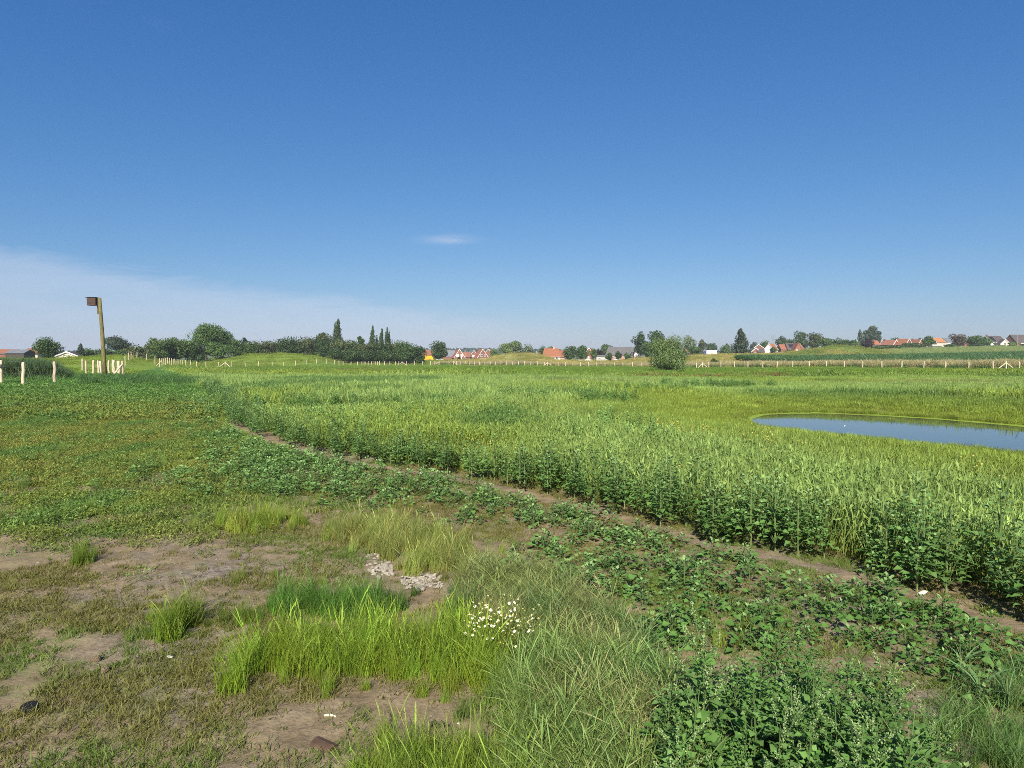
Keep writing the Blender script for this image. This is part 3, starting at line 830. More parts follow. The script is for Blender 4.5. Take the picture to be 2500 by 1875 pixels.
# 3 left strip of low weeds
x, y = wedge(84000, 5.0, 19.0, -1.35, .0)
lj = fbm(x, y, .7, 65) - .5; lk = rng.random(len(x)) ** 2 * 1.6
m = inpoly(x + lj * .9 - lk, y + lj * 2.2 + lk * .6, LEFTPOLY) & (edgedist(x, y) < -.15); x, y = keep(m, x, y)
d = .20 + 1.8 * (fbm(x, y, .6, 61) - .45) + .9 * (fbm(x, y, 2.2, 63) - .5) + .045 * (y - 7)
m = rng.random(len(x)) < np.clip(d, .05, 1); x, y = keep(m, x, y)
scatter_obj('low_weeds', 'patchy low weeds and grass on the left, this side of the pole', 'weeds', 'weed', x, y, .6 + .8 * rng.random(len(x)), vegcol(x, y) * jit(len(x), .18) * 1.05)
x, y = wedge(22000, 18.0, 75.0, -1.3, -.3)
fyl = np.interp(topx(x, y), [-500, 330, 453], [200, 200, 145])
m = inpoly(x, y, LEFTPOLY) | (y > 55); x, y = keep(m & (edgedist(x, y) < 0), x, y)
scatter_obj('low_weeds_beyond', 'deeper green weed carpet around the foot of the pole and fence', 'weeds', 'weedmid', x, y, .7 + .8 * rng.random(len(x)), vegcol(x, y) * jit(len(x), .18))

# sprinkled darker leafy weeds in the left strip
x, y = wedge(9000, 6.0, 34.0, -.95, .05)
m = inpoly(x, y, LEFTPOLY) & (fbm(x, y * .6, 1.6, 67) > .56) & (edgedist(x, y) < -.3); x, y = keep(m, x, y)
scatter_obj('leafy_weeds', 'patches of darker leafy weeds in the left strip', 'weeds', 'goose', x, y, np.interp(y, [6, 12, 34], [.8, 1.0, 1.9]) * (.6 + .5 * rng.random(len(x))), np.array([1.15, 1.1, .95]) * jit(len(x), .18))
x, y = wedge(1100, 6.5, 30.0, -.95, .0)
m = inpoly(x, y, LEFTPOLY) & (edgedist(x, y) < -.3); x, y = keep(m, x, y)
scatter_obj('left_grass_blades', 'single taller grass tufts in the left strip', 'grass', 'tuft', x, y, .25 + .45 * rng.random(len(x)), np.array([.17, .27, .06]) * jit(len(x), .2))

# 4 the field of pale stalks
def fieldmask(x, y, emin=.55, pond=.12): return (edgedist(x, y) > emin) & (ponddist(x, y) > pond)
x, y = wedge(39000, 3.0, 34.0, -.5, 1.6)
m = fieldmask(x, y); x, y = keep(m, x, y)
m = (y < 23) | (ponddist(x, y) < 5.0); x, y = keep(m, x, y)
pd = ponddist(x, y); low = (pd < 7.5) | (fbm(x, y, 5, 71) > .62)
dens = np.where(pd < .4, .8, 1.0); m = rng.random(len(x)) < dens; x, y, low, pd = keep(m, x, y, low, pd)
sc = np.where(low, .95, 1.15) * (.75 + .4 * rng.random(len(x))) * np.clip(.50 + pd / 10, .5, 1)
tint = vegcol(x, y) * jit(len(x), .14) * np.where(low, 1.0, 1.0)[:, None]
fi = rng.integers(0, len(POND), 1500); ft = rng.random(1500)
fx = np.array([POND[i][0] + (POND[(i + 1) % len(POND)][0] - POND[i][0]) * t for i, t in zip(fi, ft)]) + rng.normal(0, .22, 1500)
fy_ = np.array([POND[i][1] + (POND[(i + 1) % len(POND)][1] - POND[i][1]) * t for i, t in zip(fi, ft)]) + rng.normal(0, .30, 1500)
fm = ponddist(fx, fy_) > .03; fx, fy_ = fx[fm], fy_[fm]
x = np.concatenate([x, fx]); y = np.concatenate([y, fy_]); low = np.concatenate([low, np.ones(len(fx), bool)])
sc = np.concatenate([sc, .4 + .3 * rng.random(len(fx))]); tint = np.vstack([tint, vegcol(fx, fy_) * jit(len(fx), .25) * .85])
a = ~low
scatter_obj('field_stalks', 'tall pale green stalks of the wild field this side of the pond', 'field grass', 'field', x[a], y[a], sc[a], tint[a])
scatter_obj('field_low_growth', 'shorter yellow green growth of the field around the pond', 'field grass', 'fieldlow', x[low], y[low], sc[low], tint[low])
x, y = wedge(20000, 22.0, 62.0, -.75, 1.25)
m = fieldmask(x, y, .6, 1.2); x, y = keep(m, x, y); pd = ponddist(x, y)
rightlow = sstep(0, .35, x / y) * sstep(28, 36, y)
sc = (.75 + .55 * rng.random(len(x))) * (1 - .45 * rightlow) * np.where(pd < 6, .5, 1.0)
scatter_obj('field_middle', 'pale green field grass in the middle distance', 'field grass', 'fieldmid', x, y, sc, vegcol(x, y) * jit(len(x), .16))
x, y = wedge(16000, 58.0, 232.0, -.95, 1.05)
m = fieldmask(x, y, .6, 2) & (y < np.interp(topx(x, y), [453, 800, 1100, 1300, 1500, 1700, 1900, 2100, 2300, 2490, 3000], [145, 200, 230, 220, 195, 165, 145, 132, 122, 113, 100]) + 2); x, y = keep(m, x, y)
sc = (.7 + .6 * rng.random(len(x))) * np.where(fbm(x, y * .5, 12, 75) > .6, 1.1, .7) * np.interp(y, [60, 90, 120], [1, .9, .6])
scatter_obj('field_far', 'far green field grass stretching to the post fence', 'field grass', 'fieldfar', x, y, sc, vegcol(x, y) * jit(len(x), .13))
x, y = wedge(30000, 62.0, 390.0, -.9, .95, .3)
px = topx(x, y)
m = (y > np.interp(px, [-500, 330, 453, 800, 1100, 1300, 1500, 1700, 1900, 2100, 2300, 2490, 3000], [60, 90, 145, 200, 230, 220, 195, 165, 145, 132, 122, 113, 100]) + 2) & ~((px > 1880) & (y > 120) & (y < 204)) & ~((px > 380) & (px < 1030) & (y > 250)); x, y = keep(m, x, y)
scatter_obj('meadow_far', 'grass over the mounds and banks beyond the fence', 'grass', 'fielddist', x, y, (.6 + .6 * rng.random(len(x))) * np.interp(y, [60, 120, 200], [.22, .45, .72]), vegcol(x, y) * jit(len(x), .12))

# 5 goosefoot mass: hedge along the edge, low plants in the band
x, y = wedge(40000, 2.0, 36.0, -.55, 1.75)
e = edgedist(x, y)
wdt = .75 + .5 * (fbm(x, y, 2.0, 81) - .5) * 2
m = (e > -.02) & (e < wdt * np.interp(y, [4, 8, 20], [1.3, 1.0, 1.0])); x, y, e = keep(m, x, y, e)
HEDGE = (x, y)
near = np.argsort(y)[:0]
# 6 yellow leaves
x, y = wedge(5200, 4.5, 21.0, -.1, .9)
m = (edgedist(x, y) > .1) & (ponddist(x, y) > 5.0); x, y = keep(m, x, y)
m = rng.random(len(x)) < np.clip(.25 + 2.2 * (fbm(x, y, 1.6, 91) - .5), .05, 1); x, y = keep(m, x, y)
scatter_obj('yellowed_leaves', 'yellow leaves and flowers dotted through the field stalks', 'flowers', 'yellow', x, y, .55 + .6 * rng.random(len(x)), (1, 1, 1))

# ------------------------------------------------------------------ goosefoot plants, the largest ones as single things
LEAFME = []
for k in range(4):
    rs = rs_(600 + k)
    LEAFME.append(vmesh('leaf', [leaves(np.array([[0, 0, 0.0]]), np.array([[1.0, 0, 0]]), 1.0, .74 + .06 * k, fold=.14 + .05 * k, droop=.06 + .07 * k, r=.10 + .06 * k, rs=rs)], M_GOOSE_O))
LEAFPALE = [vmesh('leaf', [leaves(np.array([[0, 0, 0.0]]), np.array([[1.0, 0, 0]]), 1.0, .6, fold=.25, droop=.0, r=.75 + .2 * k, rs=rs_(610 + k))], M_GOOSE_O) for k in range(2)]
def frame_matrix(p, d, s, roll):
    d = Vector(d).normalized(); up = Vector((0, 0, 1)); sd = up.cross(d)
    if sd.length < .05: sd = Vector((0, 1, 0))
    sd.normalize(); u = d.cross(sd)
    m = Matrix((d, sd, u)).transposed().to_4x4()
    return Matrix.Translation(Vector(p)) @ m @ Matrix.Rotation(roll, 4, 'X') @ Matrix.Scale(s, 4)
GP_KINDS = []
for k in range(5):
    rs = rs_(620 + k); h = .065 + .02 * k; nl = 20 + 2 * k
    fr = goosefoot_frames(h, nl, .044 + .002 * k, .075 + .008 * k, rs)
    st = vmesh('stem', goosefoot_stems(h, fr[0], rs), M_GOOSE_O)
    fo = vmesh('foliage', [leaves(fr[0], fr[1], fr[2], fr[3], r=fr[4], rs=rs)], M_GOOSE_O)
    mats = [(frame_matrix(p, d, l, rs.normal(0, .3)), (LEAFPALE[i % 2] if r > .6 else LEAFME[i % 4])) for i, (p, d, l, r) in enumerate(zip(fr[0], fr[1], fr[2], fr[4]))]
    GP_KINDS.append((st, fo, mats))
x1, y1 = wedge(8800, 2.2, 8.5, -.75, 1.35); x2, y2 = wedge(26000, 8.5, 26.0, -.75, .6)
x, y = np.concatenate([x1, x2]), np.concatenate([y1, y2])
cj = fbm(x, y, 1.1, 103) - .5; ck = rng.random(len(x)) ** 3 * 1.3
inC = inpoly(x + cj * 1.5 + ck * sstep(6, 9, y), y - cj * .8, CLEAF); e = edgedist(x, y)
px = topx(x, y)
dense = np.interp(y, [3, 5, 7, 8.5, 12], [.42, .46, .62, 1.0, 1.0]) * (np.interp(y, [7, 9], [.12, .45]) + 1.4 * sstep(.42, .60, fbm(x, y, .7, 101)))
dense = np.where(inpoly(x, y, GP['matted']) | inpoly(x, y, GP['front']), .03, dense)
m = inC & (e < -.28) & (rng.random(len(x)) < dense * .95)
x, y = keep(m, x, y)
# thin out overlaps near the camera
order = np.argsort(y); kx, ky = [], []
for i in order:
    r = .085 if y[i] < 7 else .09
    if all((x[i] - a) ** 2 + (y[i] - b) ** 2 > r * r for a, b in zip(kx[-400:], ky[-400:])): kx.append(x[i]); ky.append(y[i])
GX, GY = np.array(kx), np.array(ky)
vis = np.abs(topx(GX, GY) - 1250) < 1290
own = np.zeros(len(GX), bool); own[np.where(vis)[0][:290]] = True
own &= vis
zz = terrain(GX, GY, True)
def copy_linked(me, name, parent, mat4=None):
    o = bpy.data.objects.new(name, me); COL.objects.link(o); o.parent = parent
    if mat4 is not None: o.matrix_local = mat4
    return o
nown = 0
for i in np.where(own)[0]:
    k = int(rng.integers(0, 5)); st, fo, mats = GP_KINDS[k]
    s = .72 + .62 * rng.random() ** 1.3
    root = empty('goosefoot_plant', (GX[i], GY[i], zz[i]), rng.random() * 6.28); root.scale = (s, s, s * (.85 + .4 * rng.random()))
    tag(root, 'low leafy goosefoot plant with pale centre growing on bare soil', 'plant', 'low goosefoot plants on the bare soil strip')
    copy_linked(st, 'stem', root)
    if nown < 85:
        for m4, me in mats: copy_linked(me, 'leaf', root, m4)
    else: copy_linked(fo, 'foliage', root)
    nown += 1
a = ~own
gt = np.array([1.0, 1.0, 1.0]) * jit(a.sum(), .15) * np.where(GY[a] > 9, 1.12, 1.0)[:, None]
scatter_obj('goosefoot_carpet', 'blue green goosefoot carpet between the bare soil and the field edge', 'plants', 'goose', GX[a], GY[a], (.75 + .55 * rng.random(a.sum())) * np.interp(GY[a], [5, 10, 25], [1, 1.35, 1.8]), gt)

# hedge of tall goosefoot along the field edge
hx, hy = HEDGE
order = np.argsort(hy); hx, hy = hx[order], hy[order]
kx, ky = [], []
for i in range(len(hx)):
    r = .16 if hy[i] < 12 else .22
    if all((hx[i] - a) ** 2 + (hy[i] - b) ** 2 > r * r for a, b in zip(kx[-300:], ky[-300:])): kx.append(hx[i]); ky.append(hy[i])
hx, hy = np.array(kx), np.array(ky)
TALLME = [vmesh('foliage', tall_goose_parts(640 + k, .40 + .03 * k), M_GOOSE_O) for k in range(5)]
hz = terrain(hx, hy, True); hv = np.where(np.abs(topx(hx, hy) - 1250) < 1300)[0][:90]
own = np.zeros(len(hx), bool); own[hv] = True
TALLSTEM = MB().tube([(0, 0, -.02), (.004, 0, .2), (0, .004, .42)], [.006, .005, .002], 6).mesh('stem', M_STEM)
hscale = np.interp(hy, [3, 6, 10, 20, 36], [1.35, 1.15, 1.0, 1.1, 1.2])
for i in hv:
    s = hscale[i] * (.8 + .4 * rng.random())
    root = empty('tall_goosefoot_plant', (hx[i], hy[i], hz[i]), rng.random() * 6.28); root.scale = (s * 1.1, s * 1.1, s)
    tag(root, 'knee high bushy goosefoot in the hedge row along the field edge', 'plant', 'tall goosefoot plants in the hedge row')
    copy_linked(TALLSTEM, 'stem', root); copy_linked(TALLME[int(rng.integers(0, 5))], 'foliage', root)
a = ~own
scatter_obj('goosefoot_hedge', 'dark green goosefoot row continuing along the field edge', 'plants', 'tallgoose', hx[a], hy[a], hscale[a] * (.8 + .45 * rng.random(a.sum())) * 1.05, np.array([1., 1., 1.]) * jit(a.sum(), .15))
# darker goosefoot clumps standing in the field
cl = [(13, -3.6, 1.0), (16, -3, 1.6), (19, -1.5, 1.3), (26, 1.5, 2.2), (22, -6.5, 1.8), (14, 1.2, 1.0), (30, -10, 2.4), (33, 6, 2.0), (11.5, 2.2, .8), (40, 12, 2.2), (24, -12, 1.2)]
X_, Y_ = [], []
for (cy_, cx_, rr) in cl:
    n = int(26 * rr * rr); q = np.sqrt(rng.random(n)) * rr; t = rng.random(n) * 6.28
    X_.append(cx_ + q * np.cos(t) * 1.6); Y_.append(cy_ + q * np.sin(t))
X_, Y_ = np.concatenate(X_), np.concatenate(Y_)
m = edgedist(X_, Y_) > .3; X_, Y_ = X_[m], Y_[m]
scatter_obj('goosefoot_clumps', 'darker leafy clumps standing among the pale field stalks', 'plants', 'tallgoose', X_, Y_, .95 + .45 * rng.random(len(X_)), np.array([1.1, 1.15, 1.0]) * jit(len(X_), .15))

# flowering goosefoot stand, bottom right
def flowering(k, h):
    rs = rs_(700 + k)
    P, D, L, W, Rr = goosefoot_frames(h * .8, 40, .085, .13, rs, pale_top=False)
    leafp = [leaves(P, D, L, W, r=Rr, rs=rs)]
    stem = [stem_part([(0, 0, -.02), (.01 * rs.normal(), .01 * rs.normal(), h * .5), (.02 * rs.normal(), .02 * rs.normal(), h)], [.006, .005, .002], t=.4)]
    sp, sd, sl = [(0, 0, h * .72)], [(0.05 * rs.normal(), 0.05 * rs.normal(), 1)], [h * .33]
    for b in range(11):
        a = b * 2.4 + rs.normal(0, .3); zb = h * (.35 + .5 * rs.random()); ln = h * (.20 + .14 * rs.random()); el_ = .75 + .35 * rs.random()
        d = np.array([math.cos(a) * math.cos(el_), math.sin(a) * math.cos(el_), math.sin(el_)])
        p0 = np.array([0, 0, zb]); p1 = p0 + d * ln
        stem.append(stem_part([p0, (p0 + p1) / 2, p1], [.0028, .0022, .0012], t=.4, seg=4))
        sp.append(p0 + d * ln * .55); sd.append(d); sl.append(ln * .75)
        P2, D2, L2, W2, R2 = goosefoot_frames(ln, 7, .034, .025, rs, False)
        leafp.append(leaves(p0 + d * P2[:, 2:3] + P2 * [1, 1, 0], D2, L2, W2, r=R2, rs=rs))
    return vmesh('foliage', leafp, M_GOOSE_O), vmesh('stem', stem, M_GOOSE_O), vmesh('flower_spike', spikes(sp, sd, sl, rs, rad=.008, n=58), M_SPIKE)
FL = [flowering(k, .42 + .05 * k) for k in range(5)]
STAND = gpoly([(1640, 1790), (1720, 1740), (1900, 1720), (2080, 1770), (2220, 1860), (2300, 2010), (2200, 2200), (1700, 2200), (1620, 1950)])
x, y = polyfill(STAND, 260)
kx, ky = [], []
for a_, b_ in zip(x, y):
    if all((a_ - c) ** 2 + (b_ - d_) ** 2 > .095 ** 2 for c, d_ in zip(kx, ky)): kx.append(a_); ky.append(b_)
for a_, b_ in zip(kx, ky):
    k = int(rng.integers(0, 5)); f, s_, sp = FL[k]
    sc = .50 + .38 * rng.random()
    root = empty('flowering_goosefoot', (a_, b_, tz(a_, b_)), rng.random() * 6.28); root.scale = (sc, sc, sc)
    tag(root, 'flowering goosefoot in the dense stand at the lower right', 'plant', 'flowering goosefoot stand at the lower right')
    copy_linked(f, 'foliage', root); copy_linked(s_, 'stem', root)
    if rng.random() < .36: copy_linked(sp, 'flower_spike', root)['kind'] = 'stuff'
bigx, bigy = onz(1715, 1900)
f, s_, sp = flowering(30, .60)
root = empty('flowering_goosefoot', (bigx, bigy, tz(bigx, bigy)), .4)
tag(root, 'tallest flowering goosefoot with branching pale green spikes, front of the stand', 'plant', 'flowering goosefoot stand at the lower right')
copy_linked(f, 'foliage', root); copy_linked(s_, 'stem', root); copy_linked(sp, 'flower_spike', root)['kind'] = 'stuff'
root.scale = (1, 1, 1.0)

# chamomile clump
M_PETAL = simple_mat('white_petal', (.82, .82, .76), .6, .05)
M_DISC = simple_mat('yellow_disc', (.75, .55, .05), .6, .1)
M_FEATHER = veg_mat('feathery_leaf', (.12, .20, .035), (.26, .33, .06), root=(.2, .2, .05), tint='obj', trans=.3)
def daisy():
    pet = MB(); n = 11
    for i in range(n):
        a = 2 * math.pi * i / n; b = .20
        c, s = math.cos(a), math.sin(a); p, q = -s, c
        pet.poly([(c * .25 + p * .1, s * .25 + q * .1, .02), (c * 1.0 + p * .17, s * 1.0 + q * .17, -.18), (c * 1.1, s * 1.1, -.22), (c * 1.0 - p * .17, s * 1.0 - q * .17, -.18), (c * .25 - p * .1, s * .25 - q * .1, .02)])
    dm = bpy.data.meshes.new('disc'); bm = bmesh.new(); bmesh.ops.create_icosphere(bm, subdivisions=1, radius=.5)
    for v in bm.verts: v.co.z = v.co.z * .9 + .12
    bm.to_mesh(dm); bm.free(); dm.materials.append(M_DISC)
    return pet.mesh('petals', M_PETAL), dm
PETAL, DISC = daisy()
cx, cy = onz(1225, 1632)
root = empty('chamomile_clump', (cx, cy, tz(cx, cy)))
tag(root, 'clump of small white chamomile flowers with yellow centres in the long grass', 'flowers')
rs = rs_(800); stems = []
heads = []
for i in range(150):
    a, q = rs.random() * 6.28, math.sqrt(rs.random())
    bx, by = math.cos(a) * q * .17, math.sin(a) * q * .13
    h = .21 + .12 * rs.random() + by * .35
    tx, ty = bx * 1.25 + rs.normal(0, .012), by * 1.2 + rs.normal(0, .012)
    stems.append(stem_part([(bx * .5, by * .5, -.01), (bx, by, h * .6), (tx, ty, h)], [.0013, .0012, .001], t=.6, r=rs.random(), seg=3))
    heads.append((tx, ty, h))
stems.append(blades(220, .17, .06, .22, .003, .7, 3, rs=rs))
copy_linked(vmesh('foliage', stems, M_FEATHER), 'foliage', root)
for (tx, ty, h) in heads:
    s = .0055 + .003 * rs.random()
    m4 = Matrix.Translation((tx, ty, h)) @ Euler((rs.normal(.6, .35), rs.normal(0, .3), rs.random() * 6)).to_matrix().to_4x4() @ Matrix.Scale(s, 4)
    fl = copy_linked(PETAL, 'flower', root, m4); copy_linked(DISC, 'disc', fl)

# ------------------------------------------------------------------ stones and small litter
def rock_mesh(name, seed, mat, flat=.6, sub=2):
    bm = bmesh.new(); bmesh.ops.create_icosphere(bm, subdivisions=sub, radius=1.0)
    r = random.Random(seed); pl = [(Vector((r.gauss(0, 1), r.gauss(0, 1), r.gauss(0, 1))).normalized(), .55 + .3 * r.random()) for _ in range(9)]
    sx, sy = .75 + .5 * r.random(), .6 + .4 * r.random()
    for v in bm.verts:
        for n, d in pl:
            k = v.co.dot(n) - d
            if k > 0: v.co -= n * k
        v.co.x *= sx; v.co.y *= sy; v.co.z *= flat
    me = bpy.data.meshes.new(name); bm.to_mesh(me); bm.free(); me.materials.append(mat); return me
M_LIME = simple_mat('pale_limestone', (.31, .275, .225), .9, .3, 3.0, .3, .1)
M_WHITE_STONE = simple_mat('white_stone', (.55, .52, .46), .85, .1, 3.0, .2, .1)
M_GREYST = simple_mat('grey_gravel', (.22, .205, .19), .9, .25, 3.0, .3, .1)
ROCKS = [rock_mesh('rubble', 20 + k, M_LIME, .62) for k in range(7)]
for pi, poly in enumerate(RUBBLE):
    x, y = polyfill(poly, 150 if pi else 110)
    for a_, b_ in zip(x, y):
        s = .010 + .022 * rng.random() ** 1.7
        o = put('rubble_stone', ROCKS[int(rng.integers(0, 7))], None, (a_, b_, tz(a_, b_) + s * .12 + .002), (rng.normal(0, .3), rng.normal(0, .3), rng.random() * 6.28), (s, s, s))
        if pi: tag(o, 'pale rubble stone in the wider heap beside the yellowing grass', 'stone', 'pale rubble stones in the wider heap')
        else: tag(o, 'pale rubble stone in the smaller heap behind the dark green tuft', 'stone', 'pale rubble stones in the smaller heap')
# grey gravel bits scattered over bare soil
GRAV = [rock_mesh('gravel', 40 + k, M_GREYST, .7, 1) for k in range(4)]
proto('gravel', GRAV)
x, y = wedge(6500, 2.2, 8.5, -1.2, 1.2)
m = (edgedist(x, y) < -.1) & (fbm(x, y, .9, 111) > .47) & ~inpoly(x, y, LEFTPOLY); x, y = keep(m, x, y)
scatter_obj('gravel', 'small grey gravel scattered over the bare soil', 'gravel', 'gravel', x, y, .004 + .009 * rng.random(len(x)) ** 2, (1, 1, 1), tilt=1.0)
STN = [(415, 1606, .022, 'white pebble on the bare soil left of the bright tufts', M_WHITE_STONE), (168, 1308, .040, 'flat pale stone at the edge of the weeds, far left', M_LIME),
       (128, 1312, .026, 'smaller pale stone beside the flat one, far left', M_LIME), (402, 1274, .030, 'pale stone at the near edge of the low weeds', M_LIME), (438, 1217, .022, 'whitish stone among the low weeds', M_WHITE_STONE),
       (2254, 1450, .036, 'white lump of stone at the foot of the hedge row', M_WHITE_STONE), (2452, 1559, .018, 'small white pebble on the soil at the right edge', M_WHITE_STONE),
       (1120, 1768, .010, 'tiny white pebble on the bare soil at the bottom', M_WHITE_STONE), (1032, 1156, .05, 'pale stone on the bare strip at the field edge', M_WHITE_STONE),
       (1402, 1802 - 78, .016, 'brownish pebble beside the long grass', M_GREYST), (1232, 1738, .018, 'tan flat pebble on the soil by the leaning grass', M_LIME), (616, 1443, .02, 'pale pebble left of the dark green tuft', M_LIME)]
for i, (a_, b_, s, lab, mt) in enumerate(STN):
    gx, gy = onz(a_, b_)
    o = put('stone', rock_mesh('stone', 70 + i, mt, .5), None, (gx, gy, tz(gx, gy) + s * .25), (0, 0, i * 1.3), (s, s, s)); tag(o, lab, 'stone')
# bleached stick, brown wood piece, black disc, soil clods
M_BLEACH = simple_mat('bleached_wood', (.58, .50, .38), .8, .15, 20, stretch=(1, 8, 8)); M_BROWNW = simple_mat('rotten_wood', (.075, .045, .03), .9, .3, 20); M_BLACK = simple_mat('black_rubber', (.012, .012, .012), .6, .1)
gx, gy = onz(806, 1754); mb = MB().tube([(-.028, 0, 0), (0, .003, .003), (.03, -.002, 0)], [.005, .0065, .004], 7)
tag(mb.build('stick', M_BLEACH, None, (gx, gy, tz(gx, gy) + .012), (0, 0, -.15), True), 'short bleached stick lying on the bare soil at the bottom', 'stick')
gx, gy = onz(788, 1826); mb = MB().prism([(-.028, -.008), (.024, -.010), (.030, .004), (.010, .012), (-.02, .009)], 'x', -.05, .055)
tag(mb.build('bark_piece', M_BROWNW, None, (gx, gy, tz(gx, gy) + .013), (.1, .08, -.5)), 'dark brown piece of bark on the soil at the bottom', 'bark')
gx, gy = onz(72, 1732); mb = MB().tube([(0, 0, 0), (0, 0, .010), (0, 0, .014)], [.036, .038, .030], 20)
tag(mb.build('lid', M_BLACK, None, (gx, gy, tz(gx, gy) + .008), (.2, .05, 0)), 'small black disc like a lid lying on the soil, lower left', 'lid')
M_CLOD = simple_mat('soil_clod', (.23, .172, .108), .95, .35, 5, .9)
for i, (a_, b_, s) in enumerate([(232, 1612, .032), (255, 1640, .03), (80, 1607, .022), (395, 1440, .03)]):
    gx, gy = onz(a_, b_)
    tag(put('soil_clod', rock_mesh('clod', 90 + i, M_CLOD, .7), None, (gx, gy, tz(gx, gy) + .01), (0, 0, i), (s, s, s)), ['crumbling soil clod left of the white pebble', 'lower soil clod left of the white pebble', 'soil clod near the left edge', 'soil clod at the rim of the bare patch'][i], 'clod')

# broad grass blades (reed shoots) at the right edge
M_REED = veg_mat('reed_shoot', (.13, .24, .085), (.20, .31, .13), tint='obj', trans=.3)
for i, (a_, b_, h, lab) in enumerate([(2345, 1660, .22, 'broad-leaved reed shoot among the low goosefoot, upper one at the right'), (2460, 1745, .26, 'broad-leaved reed shoot nearest the right edge'), (2390, 1720, .2, 'broad-leaved reed shoot between the two larger ones at the right')]):
    gx, gy = onz(a_, b_); root = empty('reed_shoot', (gx, gy, tz(gx, gy)), i * 2.0); tag(root, lab, 'reed')
    rs = rs_(900 + i)
    for j in range(8):
        me = vmesh('leaf', [blades(1, .001, h * .8, h * 1.3, .013, 1.1, 6, profile=[(0, .5), (.3, 1), (1, .05)], rs=rs)], M_REED)
        o = copy_linked(me, 'leaf', root); o.location = (0, 0, .01 * j)
    copy_linked(MB().tube([(0, 0, -.02), (0.005, 0, h * .7)], [.003, .0015], 5).mesh('stem', M_STEM), 'stem', root)

# ------------------------------------------------------------------ reed bank, dry grass, maize
M_REEDBED = veg_mat('reed_bed', (.040, .085, .030), (.115, .19, .07), root=(.05, .06, .03), tint='inst', trans=.2)
proto('reed', [vmesh('reed', [blades(110, .7, .8, 1.35, .045, .45, 3, rs=rs_(950 + k), square=True), blades(40, .7, 1.1, 1.5, .03, .3, 3, rs=rs_(960 + k), square=True)], M_REEDBED) for k in range(4)])
n = 1500
x = -54 + 27.5 * rng.random(n); y = 43 + 14 * rng.random(n)
pxr = topx(x, y)
m = (pxr > -300) & (pxr < 168); x, y, pxr = keep(m, x, y, pxr)
scatter_obj('reed_bed', 'dark green reed bed behind the leftmost fence posts', 'reeds', 'reed', x, y, (.85 + .3 * rng.random(len(x))) * (1 - .55 * sstep(95, 168, pxr)), np.array([1., 1, 1]) * jit(len(x), .15))
# taller weeds round the pole foot
x = rng.normal(0, 1, 420); y = rng.normal(0, 1, 420)
pb = onz(262, 948); x = pb[0] + x * 4.2; y = pb[1] + 8 + y * 3.2
m = (edgedist(x, y) < 1.5); x, y = keep(m, x, y)
M_POLEWEED = veg_mat('pole_weeds', (.055, .125, .030), (.13, .24, .07), tint='inst', trans=.25)
proto('poleweed', [vmesh('poleweed', [blades(80, .5, .3, .75, .03, .7, 3, rs=rs_(970 + k), square=True)], M_POLEWEED) for k in range(4)])
scatter_obj('pole_weeds', 'taller green weeds growing round the foot of the pole', 'weeds', 'poleweed', x, y, .55 + .45 * rng.random(len(x)), np.array([1., 1, 1]) * jit(len(x), .15))
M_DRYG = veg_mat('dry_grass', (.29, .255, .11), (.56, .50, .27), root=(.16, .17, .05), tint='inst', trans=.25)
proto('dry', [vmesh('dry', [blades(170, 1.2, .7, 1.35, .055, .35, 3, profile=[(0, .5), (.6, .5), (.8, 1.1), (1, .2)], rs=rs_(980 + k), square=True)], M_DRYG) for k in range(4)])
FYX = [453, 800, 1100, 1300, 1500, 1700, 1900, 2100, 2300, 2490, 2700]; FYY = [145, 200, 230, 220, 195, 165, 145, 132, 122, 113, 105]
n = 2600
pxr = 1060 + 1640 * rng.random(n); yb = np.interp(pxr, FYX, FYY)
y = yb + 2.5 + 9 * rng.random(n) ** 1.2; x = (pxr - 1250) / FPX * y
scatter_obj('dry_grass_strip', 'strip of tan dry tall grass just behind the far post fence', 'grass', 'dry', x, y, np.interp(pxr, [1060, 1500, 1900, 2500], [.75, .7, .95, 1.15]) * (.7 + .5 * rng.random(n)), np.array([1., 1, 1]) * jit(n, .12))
n = 420
pxr = 1060 + 1640 * rng.random(n); y = np.interp(pxr, FYX, FYY) + 1.0 + 4 * rng.random(n); x = (pxr - 1250) / FPX * y
scatter_obj('green_verge', 'dark green weeds along the foot of the far fence', 'weeds', 'poleweed', x, y, 1.1 + .6 * rng.random(n), np.array([.8, .85, .8]) * jit(n, .2))
# maize
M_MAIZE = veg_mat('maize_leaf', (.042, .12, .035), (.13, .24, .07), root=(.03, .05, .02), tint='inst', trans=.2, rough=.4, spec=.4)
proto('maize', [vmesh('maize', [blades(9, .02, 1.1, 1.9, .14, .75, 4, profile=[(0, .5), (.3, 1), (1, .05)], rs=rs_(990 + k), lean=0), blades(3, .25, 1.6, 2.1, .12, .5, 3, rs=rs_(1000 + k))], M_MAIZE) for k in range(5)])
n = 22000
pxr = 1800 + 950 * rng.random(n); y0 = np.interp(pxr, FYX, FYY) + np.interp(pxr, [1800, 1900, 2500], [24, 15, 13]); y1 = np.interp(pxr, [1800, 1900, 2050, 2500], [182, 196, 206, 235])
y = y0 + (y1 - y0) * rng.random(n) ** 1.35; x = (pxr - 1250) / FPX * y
scatter_obj('maize_field', 'dark green maize crop behind the dry grass on the right', 'maize', 'maize', x, y, .85 + .25 * rng.random(n), np.array([1., 1, 1]) * jit(n, .15))

